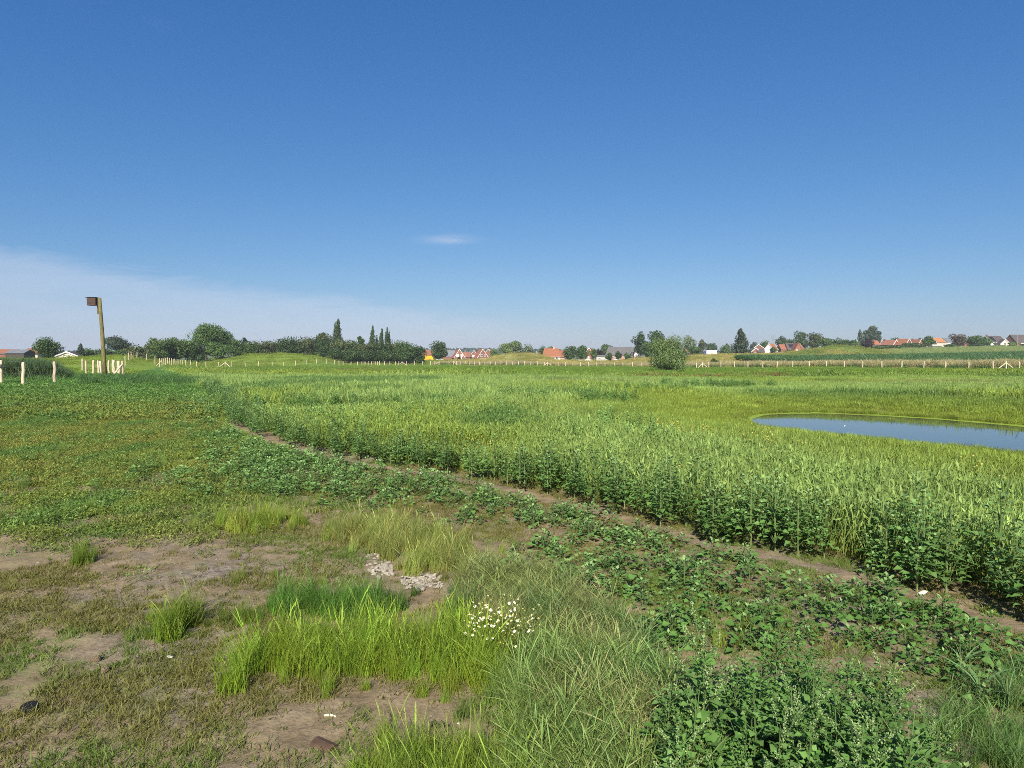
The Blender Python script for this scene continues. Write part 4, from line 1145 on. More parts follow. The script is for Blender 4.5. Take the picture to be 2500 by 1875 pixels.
# ------------------------------------------------------------------ nest-box pole
M_MOSSWOOD = simple_mat('mossy_wood', (.115, .105, .035), .85, .3, 5, .4, .2, col2=(.20, .17, .075), stretch=(4, 4, .6))
M_BOXWOOD = simple_mat('dark_box_wood', (.075, .048, .040), .8, .2, 9, .2, .2, stretch=(1, 1, 8))
M_BOXROOF = simple_mat('roofing_felt', (.018, .018, .020), .7, .2)
pY = 50.0
pb = at(257, 918, pY); pt = at(243, 727, pY)
gz = tz(pb.x, pY)
root = empty('nest_box_pole', (pb.x, pY, gz)); H = pt.z - gz; dx = pt.x - pb.x
tag(root, 'leaning mossy wooden pole carrying a dark nest box, in the weeds', 'pole')
MB().tube([(0, 0, -.3), (dx * .25, 0, H * .25), (dx * .55, 0.02, H * .55), (dx * .8, 0, H * .8), (dx, 0, H)], [.145, .14, .132, .125, .115], 14).build('pole', M_MOSSWOOD, root, smooth=True)
bw, bh, bd = 21 * ppm(pY), 18.0 * ppm(pY), .42
bx = dx - .12 - bw - .06; bz = H - bh - .03
box = MB().box((bx, -bd * .5, bz), (bx + bw, bd * .5, bz + bh)).build('box', M_BOXWOOD, root, rot=(0, 0, 0))
for k in range(5):
    z0 = bz + .02 + k * (bh - .04) / 5
    MB().box((bx + .02, -bd * .5 - .012, z0), (bx + bw - .02, -bd * .5, z0 + (bh - .04) / 5 - .008)).build('board', M_BOXWOOD, box)
MB().prism([(bx - .10, bz + bh + .03), (bx + bw + .04, bz + bh + .03), (bx + bw + .04, bz + bh + .06), (bx - .10, bz + bh + .065)], 'y', -bd * .62, bd * .55).build('roof', M_BOXROOF, root)
MB().box((bx + bw, -.05, bz - .16), (dx - .05, .10, bz + bh + .02)).build('back_board', M_BOXROOF, root)
MB().box((dx - .17 - .02, -.03, bz - .62), (dx - .13, .05, bz - .17)).build('batten', M_MOSSWOOD, root)

# ------------------------------------------------------------------ fences
M_POST = simple_mat('split_chestnut', (.52, .42, .29), .8, .22, 6, .3, .2, col2=(.66, .55, .40), stretch=(3, 3, .5))
M_BRACE = simple_mat('weathered_brace', (.20, .16, .10), .85, .25, 6, .3, .2)
M_WIRE = simple_mat('galvanised_wire', (.33, .34, .34), .45, .1, metallic=.6)
POSTS = []
for k in range(5):
    r = random.Random(40 + k)
    w = [r.uniform(-.018, .018) for _ in range(10)]
    POSTS.append(MB().tube([(0, 0, -.3), (w[0], w[1], .2), (w[2], w[3], .5), (w[4], w[5], .85), (w[6], w[7], 1.15), (w[6], w[7], 1.25)], [.064, .062, .060, .060, .055, .042], 8).mesh('post', M_POST, True))
def fence(name, label, posts, brace=(), h=1.25, wire=True, rad=1.0, group=None):
    """posts: (photo column, depth); braces: (index of post, toward +1/-1, near offset)"""
    pts = []
    for px_, Y_ in posts:
        X_ = (px_ - 1250) / FPX * Y_; pts.append((X_, Y_, tz(X_, Y_)))
    ox, oy, oz = pts[0]
    root = empty(name, (ox, oy, oz)); tag(root, label, 'fence', group)
    for i, (a, b, c) in enumerate(pts):
        o = put('post', POSTS[(i * 7 + len(posts)) % 5], root, (a - ox, b - oy, c - oz), (random.gauss(0, .018), random.gauss(0, .018), random.random() * 6), (rad, rad, h / 1.25 * random.uniform(.96, 1.05)))
    for i, dx_, dy_, mt in brace:
        a, b, c = pts[i]; g = tz(a + dx_, b + dy_)
        MB().tube([(a - ox, b - oy, c - oz + h * .82), (a + dx_ - ox, b + dy_ - oy, g - oz - .15)], [.05 * rad, .055 * rad], 7).build('brace', mt, root)
    if wire:
        for hh in (.25, .5, .75, .98):
            P = []
            for (a, b, c) in pts: P.append((a - ox, b - oy - .06, c - oz + hh * h))
            MB().tube(P, .0035 if len(pts) < 15 else .005, 4).build('wire', M_WIRE, root)
    return root
fence('post_fence', 'nearest chestnut post fence with a dark brace at the left edge', [(-75, 35.5), (3, 35.5), (57, 34.0), (133, 36.0)], [(1, 1.05, -2.6, M_BRACE)], 1.26, rad=1.3)
fence('post_fence', 'crowded chestnut posts directly beside the nest box pole', [(133, 36.2), (201, 66), (210, 58), (228, 58), (241, 60), (246, 57), (266, 59), (275, 62), (279, 60), (288, 61), (291, 58), (300, 57)][1:], [(10, -.42, -1.0, M_POST), (9, .5, .3, M_BRACE)], 1.25, rad=1.35)
fence('post_fence', 'short run of posts between the pole and the dense post row', [(306, 86), (314, 100), (321, 108), (335, 116), (358, 114), (379, 108)], [(2, .5, .2, M_BRACE)])
fence('post_fence', 'dense row of chestnut posts receding left of the green mound', [(390, 100 + 0)] + [(396 + 4.6 * k, 103 + 4 * k) for k in range(12)], [(1, -.75, -.4, M_POST)])
F5 = [453, 465, 480, 503, 534, 550, 565, 599, 632, 665, 693, 722, 748, 773, 797, 817.5, 828, 838, 857, 873, 884, 889, 892, 899, 907, 916, 922, 927, 939, 952, 966, 974, 982, 993, 1012, 1032, 1051, 1062, 1072]
F6 = [1107, 1115, 1124, 1136, 1147, 1159, 1171, 1184, 1197, 1210, 1223, 1237, 1251, 1266, 1281, 1296, 1312, 1329, 1337, 1345, 1363, 1380, 1398.5, 1417, 1437, 1457, 1477, 1499.5, 1521, 1544, 1567, 1592, 1615, 1643, 1672, 1700, 1715, 1730, 1760, 1793, 1826,
      1862, 1897, 1935, 1975.5, 2017, 2061, 2106, 2153, 2201, 2255, 2308.5, 2365, 2424.5, 2456, 2488.5, 2560, 2640]
fy = lambda p: float(np.interp(p, FYX, FYY))
fence('post_fence', 'far pale post fence running in front of the green mound and thicket', [(p, fy(p)) for p in F5], [(5, -1.5, -.3, M_POST), (5, 1.5, -.3, M_POST), (32, -1.7, 0, M_POST), (32, 1.7, 0, M_POST), (38, -1.6, 0, M_POST)], 1.3, rad=1.6)
fence('post_fence', 'far pale post fence running right past the willow to the dry grass', [(p, fy(p)) for p in F6], [(0, 1.6, 0, M_POST), (18, -1.5, 0, M_POST), (18, 1.5, 0, M_POST), (36, -1.3, 0, M_POST), (36, 1.3, 0, M_POST), (54, -1.6, 0, M_POST), (54, 1.6, 0, M_POST)], 1.3, rad=1.6)

# ------------------------------------------------------------------ trees
M_BARK = simple_mat('bark', (.11, .085, .06), .95, .3, 4, .4, .1); M_BARKPALE = simple_mat('pale_bark', (.17, .15, .11), .9, .2, 4, .3, .1)
TREEMAT = {
 'dark': veg_mat('leaf_dark', (.020, .046, .012), (.072, .125, .032), trans=.18, tint='obj'),
 'mid': veg_mat('leaf_mid', (.030, .066, .014), (.10, .17, .038), trans=.2, tint='obj'),
 'light': veg_mat('leaf_light', (.055, .105, .022), (.150, .225, .06), trans=.22, tint='obj'),
 'olive': veg_mat('leaf_olive', (.036, .058, .016), (.125, .15, .05), trans=.18, tint='obj'),
 'grey': veg_mat('leaf_grey', (.075, .115, .065), (.22, .28, .16), trans=.2, tint='obj'),
 'willow': veg_mat('leaf_willow', (.045, .090, .022), (.20, .27, .10), trans=.22, tint='obj'),
 'purple': veg_mat('leaf_purple', (.014, .010, .012), (.050, .030, .032), trans=.15, tint='obj'),
 'red': veg_mat('leaf_red', (.05, .055, .03), (.15, .10, .07), trans=.15, tint='obj'),
 'blue': veg_mat('leaf_blue', (.026, .048, .024), (.075, .112, .058), trans=.18, tint='obj'),
}
def crown_mesh(seed, h, w, kind, leaf, n, lobes=14, rag=.25, up=0.0):
    """leaf clumps spread through lobes that fill the crown's outline; z from 0 to h, width w"""
    rs = rs_(seed)
    # lobes
    C, Rd = [], []
    if kind == 'column':
        for i in range(lobes):
            f = (i + .5) / lobes; rr = w * .5 * (math.sin(math.pi * min(1, .14 + f * .86) ** .85) ** .6) * (.8 + .3 * rs.random())
            a = rs.random() * 6.28; C.append((math.cos(a) * w * .10, math.sin(a) * w * .10, f * h)); Rd.append((rr, rr, h / lobes * 1.7))
    elif kind == 'cone':
        for i in range(lobes * 2):
            f = rs.random() ** 1.2; a = rs.random() * 6.28; e_ = w * .5 * (1 - f) ** .75
            q = e_ * (.45 + .35 * rs.random()); C.append((math.cos(a) * q, math.sin(a) * q, f * h * .97)); Rd.append((e_ * .42 + .12 * w * .3, e_ * .42 + .12 * w * .3, h * .10))
    else:
        for i in range(lobes):
            u = rs.normal(0, 1, 3); u /= np.linalg.norm(u); q = rs.random() ** .45
            c = np.array([u[0] * w * .36 * q, u[1] * w * .36 * q, h * .5 + u[2] * h * .36 * q])
            if kind == 'box':
                c = np.array([u[0] * w * .34, u[1] * w * .34, h * (.10 + .68 * rs.random())])
            if kind == 'bush': c[2] = h * (.30 + .5 * rs.random()) ; 
            k = .17 + .13 * rs.random()
            C.append(c); Rd.append((w * k, w * k, min(h, w) * k * .85))
    C, Rd = np.array(C), np.array(Rd)
    li = rs.integers(0, len(C), n)
    u = rs.normal(0, 1, (n, 3)); u /= np.linalg.norm(u, axis=1, keepdims=True)
    q = (.70 + .36 * rs.random(n) + rag * np.abs(rs.normal(0, .35, n)))[:, None]
    P = C[li] + u * Rd[li] * q
    P[:, 2] = np.where(P[:, 2] < 0, -P[:, 2] * .3, P[:, 2])
    nrm = u * np.array([1, 1, 1.0]) + rs.normal(0, .55, (n, 3)); nrm /= np.linalg.norm(nrm, axis=1, keepdims=True)
    t1 = np.cross(nrm, rs.normal(0, 1, (n, 3)) + np.array([0, 0, up * 6])); t1 /= np.linalg.norm(t1, axis=1, keepdims=True) + 1e-9
    t2 = np.cross(nrm, t1)
    s = leaf * (.55 + .9 * rs.random(n))[:, None]; asp = (.55 + .3 * rs.random(n))[:, None] if up == 0 else .32
    V = np.stack([P - t2 * s * .5, P + t1 * s * asp * .5, P + t2 * s * .55, P - t1 * s * asp * .5], 1).reshape(-1, 3)
    F = np.arange(n * 4).reshape(n, 4)
    r = np.clip(.5 + .28 * rs.normal(0, 1, n) + .25 * (rs.random(len(C))[li] - .5), 0, 1)
    return V, F, np.ones(n * 4), np.repeat(r, 4)
CR = {}
tree_count = 0
def tree(name, label, px_, top, wpx, Y_, col='mid', kind='round', cat='tree', group=None, cb=.22, trunkcol=None, n=None, lobes=14, leaf=None, base=None, rag=.25, up=0.0, seed=None, stems=1):
    global tree_count
    tree_count += 1
    X_ = (px_ - 1250) / FPX * Y_; gz = tz(X_, Y_)
    if base is not None: gz = at(px_, base, Y_).z
    H = at(px_, top, Y_).z - gz; W = wpx * ppm(Y_)
    root = empty(name, (X_, Y_, gz)); tag(root, label, cat, group)
    leaf = leaf or max(.16, ppm(Y_) * 2.9)
    n = n or int(np.clip(10.0 * W * H / leaf ** 2, 700, 7000))
    V, F, T, Rr = crown_mesh(seed or 2000 + tree_count, H * (1 - cb), W, kind, leaf, n, lobes, rag, up)
    # enlarged leaf quads in a darker tone, added inside the crown to block light
    rs2 = rs_((seed or 2000 + tree_count) + 5)
    sel = rs2.integers(0, len(F), int(len(F) * .22)); cen = V.reshape(-1, 4, 3).mean(0 + 1)[sel]; mid = cen * [.62, .62, .80] + [0, 0, H * (1 - cb) * .06]
    off = (V.reshape(-1, 4, 3)[sel] - cen[:, None, :]) * 2.2
    V = np.vstack([V, (mid[:, None, :] + off).reshape(-1, 3)]); F = np.arange(len(V)).reshape(-1, 4); T = np.ones(len(V)); Rr = np.concatenate([Rr, np.full(len(sel) * 4, .25)])
    V = V + np.array([0, 0, H * cb])
    # keep the crown inside the measured height
    V[:, 2] *= H / max(V[:, 2].max(), .1)
    put('crown', mesh_np('crown', V, F, TREEMAT[col], {'t': ('FLOAT', T), 'r': ('FLOAT', Rr)}), root)
    mb = MB(); rs = random.Random(tree_count)
    tr = max(.05, H * .022) / (stems ** .5)
    for s_ in range(stems):
        ox = 0 if stems == 1 else rs.uniform(-W * .16, W * .16); oy = 0 if stems == 1 else rs.uniform(-W * .16, W * .16)
        mb.tube([(ox, oy, -.3), (ox + rs.uniform(-.1, .1), oy, H * cb), (ox * 1.1 + rs.uniform(-.2, .2), oy, H * .55), (ox * 1.1, oy, H * .82)], [tr * 1.25, tr, tr * .6, tr * .2], 7)
        for b in range(4 if stems == 1 else 1):
            a = rs.random() * 6.28; z0 = H * (cb + .12 * b + .03); q = W * .33
            mb.tube([(ox, oy, z0), (ox + math.cos(a) * q * .5, oy + math.sin(a) * q * .5, z0 + H * .12), (ox + math.cos(a) * q, oy + math.sin(a) * q, z0 + H * .22)], [tr * .5, tr * .35, tr * .12], 5)
    mb.build('trunk', M_BARKPALE if trunkcol else M_BARK, root, smooth=True)
    return root
THG = 'shrubs of the dark thicket behind the green mound'
# far left
tree('broad_tree', 'dark rounded tree behind the reed bed, between the two left houses', 119, 821, 62, 150, 'dark', lobes=18, cb=.12, rag=.4)
tree('conifer', 'small dark conifer left of the nest box pole', 198, 838, 26, 210, 'blue', 'cone', cb=.05)
tree('shrub', 'low bush left of the pole behind the grassy rise', 222, 849, 40, 215, 'mid', 'bush', 'bush', cb=.05)
tree('shrub', 'low bush directly behind the pole', 258, 850, 44, 216, 'mid', 'bush', 'bush', cb=.05)
tree('shrub', 'low bush right of the pole under the spreading tree', 292, 849, 40, 218, 'mid', 'bush', 'bush', cb=.05)
tree('broad_tree', 'spreading blue green tree just right of the pole', 288, 818, 62, 240, 'blue', lobes=16, cb=.3)
for i, (p, t, w) in enumerate([(324, 842, 34), (345, 840, 36), (366, 838, 34)]):
    tree('slender_tree', ['thin pale stemmed young tree at the left end of the thicket', 'thin young tree second from the left end of the thicket', 'thin young tree third from the left end of the thicket'][i], p, t, w, 205, 'olive', 'box', cb=.04, stems=3, lobes=18)
for i, (p, t, w, c) in enumerate([(392, 822, 44, 'light'), (414, 824, 40, 'mid'), (436, 821, 44, 'light'), (460, 823, 40, 'mid')]):
    tree('slender_tree', 'bright topped slender tree with pale stems left of the tallest thicket tree', p, t, w * 1.15, 200 + 3 * i, c, 'box', cb=.06, trunkcol=1, stems=3, lobes=22, group='slender trees with pale stems in the thicket')
tree('broad_tree', 'tallest rounded green tree of the thicket', 505, 787, 92, 222, 'mid', lobes=20, cb=.2)
tree('broad_tree', 'second highest green crown, right shoulder of the tallest thicket tree', 545, 804, 76, 226, 'mid', lobes=16, cb=.2)
tree('broad_tree', 'green rounded crown standing in front of the tallest thicket tree', 528, 832, 78, 212, 'mid', lobes=16, cb=.08)
tree('slender_tree', 'dark slim tree between the pale stems and the tallest thicket tree', 480, 826, 40, 208, 'dark', 'box', cb=.04, stems=3, lobes=20)
tree('broad_tree', 'green crown below the right shoulder of the tallest thicket tree', 572, 826, 56, 224, 'mid', cb=.1)
tree('broad_tree', 'small pointed treetop rising over the thicket right of the tallest tree', 599, 823, 18, 250, 'blue', cb=.2)
for i, (p, t, w, c) in enumerate([(606, 832, 52, 'mid'), (640, 828, 56, 'olive'), (676, 829, 54, 'olive'), (706, 820, 56, 'dark'), (738, 818, 58, 'olive'), (768, 822, 56, 'dark'), (800, 829, 60, 'dark'), (834, 826, 58, 'olive'), (866, 829, 56, 'dark'), (898, 832, 58, 'olive'),
                               (930, 830, 58, 'dark'), (962, 827, 60, 'olive'), (990, 833, 56, 'dark'), (1012, 842, 46, 'dark')]):
    tree('thicket_shrub', 'dense dark shrub tree in the long thicket, %s from the left' % ['first', 'second', 'third', 'fourth', 'fifth', 'sixth', 'seventh', 'eighth', 'ninth', 'tenth', 'eleventh', 'twelfth', 'thirteenth', 'fourteenth'][i], p, t, w * 1.15, 238 + (i % 3) * 4, c, 'box', 'tree', THG, cb=.01, lobes=26, stems=2)
for i, (p, t, w) in enumerate([(820, 848, 50), (862, 850, 52), (905, 852, 54), (950, 850, 54), (992, 856, 50), (1022, 866, 30)]):
    tree('thicket_shrub', 'low dark bush at the foot of the long thicket, %s from the left' % ['first', 'second', 'third', 'fourth', 'fifth', 'sixth'][i], p, t, w, 230, 'dark', 'bush', 'bush', 'low bushes at the foot of the thicket', cb=.02, lobes=14)
tree('broad_tree', 'olive crown rising behind the thicket left of the single poplar', 790, 810, 44, 265, 'olive', cb=.2)
tree('broad_tree', 'small bushy crown rising above the thicket between the poplars', 880, 820, 22, 262, 'mid', cb=.2)
tree('poplar', 'tallest single columnar poplar above the thicket', 825, 777, 28, 300, 'dark', 'column', cb=.05, lobes=12, rag=.15)
tree('poplar', 'leftmost of the smaller group of columnar poplars', 909, 793, 18, 320, 'dark', 'column', cb=.05, lobes=12, rag=.15)
tree('poplar', 'tiny poplar tip between the first and second of the poplar group', 920, 818, 8, 322, 'dark', 'column', cb=.05, lobes=10, rag=.15)
tree('poplar', 'second columnar poplar of the group', 932, 801, 14, 324, 'dark', 'column', cb=.05, lobes=12, rag=.15)
tree('poplar', 'third columnar poplar of the group', 945, 798, 11, 322, 'dark', 'column', cb=.05, lobes=12, rag=.15)
tree('poplar', 'short rightmost columnar poplar of the group', 951, 806, 8, 324, 'dark', 'column', cb=.05, lobes=12, rag=.15)
# centre
tree('broad_tree', 'tall dark oval tree in front of the slate roofed house', 1072, 830, 46, 300, 'dark', lobes=18, cb=.08)
tree('round_shrub', 'small clipped round shrub in front of the left brick gable', 1121, 870, 7, 380, 'dark', 'round', 'bush', cb=.02, n=300)
tree('shrub', 'light green bush right of the twin brick gables', 1205, 850, 22, 420, 'light', 'bush', 'bush', cb=.05)
tree('shrub', 'dark bush under the light green one, right of the gables', 1214, 860, 24, 400, 'mid', 'bush', 'bush', cb=.05)
tree('willow_tree', 'yellow green weeping willow behind the dry mound', 1249, 829, 54, 330, 'willow', lobes=18, cb=.04, up=1, n=9000, leaf=.9)
tree('shrub', 'silvery grey green shrub behind the dry mound, left one', 1266, 841, 30, 325, 'grey', cat='bush', cb=.05)
tree('shrub', 'silvery grey green shrub behind the dry mound, right one', 1290, 838, 34, 325, 'grey', cat='bush', cb=.05)
tree('broad_tree', 'dark tree left of the orange farmhouse roof', 1324, 842, 26, 380, 'dark', cb=.1)
tree('broad_tree', 'low green crown behind the orange farmhouse roof', 1345, 845, 22, 385, 'mid', cb=.1)
tree('broad_tree', 'dark rounded tree right of the farmhouse', 1391, 843, 38, 320, 'dark', lobes=16, cb=.06)
tree('broad_tree', 'green rounded tree left of the slim golden tree', 1422, 841, 36, 322, 'mid', lobes=16, cb=.06)
tree('slender_tree', 'slim golden green tree left of the grey barn', 1448, 850, 17, 310, 'light', cb=.1)
tree('broad_tree', 'dark purple leaved tree beside the barn roof', 1461, 850, 22, 345, 'purple', cb=.1)
tree('broad_tree', 'green tree rising behind the white orange house by the barn', 1480, 839, 32, 420, 'mid', cb=.1)
for i, (p, t, w, l) in enumerate([(1487, 860, 22, 'left'), (1510, 856, 20, 'middle'), (1531, 860, 19, 'right')]):
    tree('small_tree', 'small dark bushy tree in front of the barn, %s of three' % l, p, t, w, 285, 'dark', cb=.05, lobes=10)
tree('broad_tree', 'large black green tree right of the barn', 1563, 808, 38, 330, 'dark', lobes=18, cb=.06)
tree('broad_tree', 'large dark tree behind the willow bush on its left', 1602, 805, 48, 335, 'dark', lobes=18, cb=.06)
tree('broad_tree', 'mid green bush tree below the two large dark trees', 1580, 835, 36, 310, 'mid', lobes=14, cb=.03)
tree('willow_bush', 'big silvery green willow bush standing at the field fence', 1633, 811, 82, 108, 'willow', 'box', lobes=34, cb=.0, n=26000, leaf=.25, rag=.5, up=.5, stems=6)
tree('broad_tree', 'pale olive tree right behind the willow bush', 1686, 817, 40, 350, 'grey', cb=.2)
tree('shrub', 'dark bush right of the willow bush below the orange roofs', 1697, 845, 36, 330, 'mid', 'bush', 'bush', cb=.03)
tree('broad_tree', 'bronze topped tree left of the white truck', 1714, 828, 22, 440, 'olive', cb=.1)
tree('broad_tree', 'dark spreading tree behind the white truck', 1736, 836, 36, 440, 'dark', cb=.05)
tree('broad_tree', 'light crowned tree between truck and tall conifer', 1773, 838, 28, 430, 'light', cb=.1)
tree('shrub', 'dark bush beneath the light crown left of the tall conifer', 1768, 850, 34, 420, 'mid', 'bush', 'bush', cb=.03)
tree('conifer', 'tall dense dark conifer with two tips', 1806, 800, 54, 300, 'blue', 'cone', lobes=22, cb=.01, n=4200, rag=.3)
tree('fence_shrub', 'dark green bush just behind the far fence left of the maize', 1745, 874, 20, 168, 'mid', 'bush', 'bush', cb=.02, leaf=.3)
# right
for a in [('broad_tree', 'low far tree between conifer and first right house', 1841, 834, 24, 520, 'blue'), ('broad_tree', 'rounded tree behind the first right house', 1862, 830, 26, 500, 'mid'), ('broad_tree', 'dark tree behind the white gabled house', 1907, 819, 26, 480, 'dark'),
          ('broad_tree', 'low tree linking the two dark ones behind the solar roof house', 1927, 826, 26, 485, 'mid'), ('broad_tree', 'high dark round tree behind the solar roof house', 1955, 806, 38, 480, 'dark'), ('birch_tree', 'tall pale olive birch right of the solar roof house', 1987, 810, 42, 400, 'olive')]:
    tree(a[0], a[1], a[2], a[3], a[4], a[5], a[6], cb=.1, lobes=14)
for i, (p, t, w) in enumerate([(2014, 824, 30), (2038, 823, 32), (2062, 827, 30), (2084, 828, 28)]):
    tree('shrub', 'mid green bush in the row behind the large grassy mound, %s from the left' % ['first', 'second', 'third', 'fourth'][i], p, t, w, 360, 'mid', 'round', 'bush', 'bushes behind the large mound', cb=.03)
tree('garden_tree', 'small green tree in front of the white gabled house', 1886, 846, 20, 395, 'mid', cb=.1)
tree('shrub', 'dark hedge bush left of the large mound', 1925, 854, 24, 330, 'dark', 'bush', 'bush', cb=.02)
tree('shrub', 'hedge bush at the left foot of the large mound', 1945, 860, 24, 320, 'mid', 'bush', 'bush', cb=.02)
tree('broad_tree', 'high poplar crown above the purple tree, right of the mound', 2124, 793, 36, 470, 'blue', lobes=18, cb=.15)
tree('poplar', 'narrow left shoulder of the poplar group right of the mound', 2099, 803, 16, 470, 'blue', 'column', cb=.1)
tree('broad_tree', 'lower right crown of the poplar group', 2142, 808, 24, 472, 'blue', cb=.1)
tree('broad_tree', 'round dark purple beech at the right end of the mound', 2115, 827, 38, 360, 'purple', lobes=18, cb=.02)
tree('round_shrub', 'small pale clipped shrub in front of the purple beech', 2100, 841, 10, 340, 'light', 'round', 'bush', cb=.02, n=300)
for i, (p, t, w, Y_, c, l) in enumerate([(2145, 842, 40, 345, 'mid', 'garden hedge bush right of the purple beech'), (2168, 841, 40, 348, 'dark', 'dark garden bush below the first orange roofs'), (2192, 842, 40, 350, 'dark', 'dark clipped garden bush below the middle orange roof'), (2212, 836, 28, 352, 'mid', 'garden bush between the orange roofs'),
        (2234, 836, 34, 352, 'dark', 'garden bush below the third orange roof'), (2192, 822, 34, 520, 'dark', 'dark rounded tree behind the orange roofs'), (2247, 824, 22, 470, 'dark', 'dark tree behind the third orange roof'), (2266, 819, 40, 355, 'mid', 'big green tree right of the orange roof row'),
        (2320, 838, 36, 352, 'mid', 'green bush below the bright orange roof'), (2333, 813, 42, 365, 'red', 'reddish brown tinged tree right of the bright orange roof'), (2376, 818, 36, 375, 'mid', 'broad green tree left one of the large pair at right'), (2402, 820, 36, 378, 'mid', 'broad green tree right one of the large pair'),
        (2385, 838, 44, 350, 'dark', 'dark bush beneath the large pair of trees'), (2420, 842, 24, 352, 'dark', 'dark hedge bush in front of the dark roofed house'), (2444, 842, 24, 350, 'mid', 'hedge bush right in front of the dark roofed house'), (2470, 834, 26, 356, 'light', 'light green bush between the last two houses'), (2505, 838, 24, 352, 'dark', 'dark bush at the right edge below the last house'), (2462, 823, 14, 480, 'dark', 'dark treetop behind the dark roofed house')]):
    tree('garden_tree' if H is None or w > 30 else 'garden_bush', l, p, t, w, Y_, c, 'round', 'tree' if w > 30 else 'bush', cb=.03, lobes=12)
# bare dead tree
X_, Y_ = (1886 - 1250) / FPX * 470, 470; g = tz(X_, Y_); root = empty('bare_tree', (X_, Y_, g)); tag(root, 'leafless thin tree above the roofs right of the conifer', 'tree')
Ht = at(1886, 818, 470).z - g; mb = MB(); mb.tube([(0, 0, -.2), (.2, 0, Ht * .5), (0, 0, Ht)], [.22, .14, .03], 6).build('trunk', M_BARKPALE, root)
rs = random.Random(5)
for b in range(12):
    z0 = Ht * (.45 + .45 * rs.random()); s = rs.choice((-1, 1)); q = rs.uniform(.8, 2.0)
    MB().tube([(0, 0, z0), (s * q * .6, rs.uniform(-.6, .6), z0 + q * .7), (s * q, rs.uniform(-.6, .6), z0 + q * 1.4)], [.06, .04, .015], 4).build('branch', M_BARKPALE, root)
# far wooded ridge
V, F, T, Rr, o_ = [], [], [], [], 0
rsr = rs_(77)
n = 9000
pxr = -200 + 2900 * rsr.random(n); Yr = 1150 + 250 * rsr.random(n); xr = (pxr - 1250) / FPX * Yr; gzr = terrain(xr, Yr)
zr = gzr + (rsr.random(n) ** .7) * (3 + 4 * vnoise(xr, Yr, 45, 4))
nr = rsr.normal(0, 1, (n, 3)) + [0, -.6, .6]; nr /= np.linalg.norm(nr, axis=1, keepdims=True)
t1 = np.cross(nr, rsr.normal(0, 1, (n, 3))); t1 /= np.linalg.norm(t1, axis=1, keepdims=True); t2 = np.cross(nr, t1); P = np.stack([xr, Yr, zr], -1); s = (2.2 + 2.2 * rsr.random(n))[:, None]
V = np.stack([P - t1 * s, P - t2 * s, P + t1 * s, P + t2 * s], 1).reshape(-1, 3)
tag(put('far_wood', mesh_np('far_wood', V, np.arange(n * 4).reshape(n, 4), TREEMAT['blue'], {'t': ('FLOAT', np.ones(n * 4)), 'r': ('FLOAT', np.repeat(rsr.random(n), 4))})), 'far wooded ridge on the horizon behind the houses', 'woods', None, 'stuff')

# ------------------------------------------------------------------ buildings
BM = {
 'brick': simple_mat('red_brick', (.23, .10, .068), .9, .15, 3), 'pinkbrick': simple_mat('pink_brick', (.42, .27, .21), .9, .15, 3), 'white': simple_mat('white_render', (.78, .76, .70), .85, .05, 2), 'cream': simple_mat('cream_render', (.62, .52, .42), .85, .08, 2),
 'yellow': simple_mat('yellow_render', (.78, .36, .008), .8, .06, 2), 'orange': simple_mat('orange_tiles', (.27, .105, .055), .85, .2, 2.5), 'rust': simple_mat('brown_red_tiles', (.20, .085, .052), .85, .2, 2.5), 'brightorange': simple_mat('bright_orange_tiles', (.36, .15, .06), .85, .15, 2.5),
 'slate': simple_mat('grey_slate', (.15, .16, .175), .7, .2, 2), 'darkroof': simple_mat('dark_tiles', (.085, .07, .065), .75, .2, 2), 'fibre': simple_mat('grey_fibre_sheets', (.125, .12, .115), .85, .2, 1.2), 'solar': simple_mat('solar_panel', (.012, .014, .022), .25, .1, 2, spec=.6),
 'trim': simple_mat('white_trim', (.80, .79, .76), .6, .04), 'glass': simple_mat('window_glass', (.03, .035, .045), .12, .1, spec=.6), 'shutter': simple_mat('white_shutter', (.80, .80, .78), .6, .03), 'concrete': simple_mat('concrete', (.40, .38, .35), .9, .15, 1.5), 'green': simple_mat('green_door', (.07, .20, .17), .6, .1), 'darkwood': simple_mat('dark_shed_wood', (.06, .05, .04), .9, .2),
}
def window(root, x, y, z, w, h, mat='glass', face='front'):
    """a framed window on the gable (front, facing -y) or on the side wall facing -x / -y"""
    if face == 'front':
        f = MB().box((x - w / 2 - .09, y - .07, z - .09), (x + w / 2 + .09, y + .02, z + h + .09)).build('window', BM['trim'], root)
        half = (w - .07) / 2
        for s in (-1, 1):
            cx_ = x + s * (half / 2 + .035)
            MB().box((cx_ - half / 2, y - .10, z), (cx_ + half / 2, y - .071, z + h)).build('pane', BM[mat], f)
        MB().box((x - w / 2 - .14, y - .16, z - .15), (x + w / 2 + .14, y - .01, z - .095)).build('sill', BM['trim'], f)
    return f
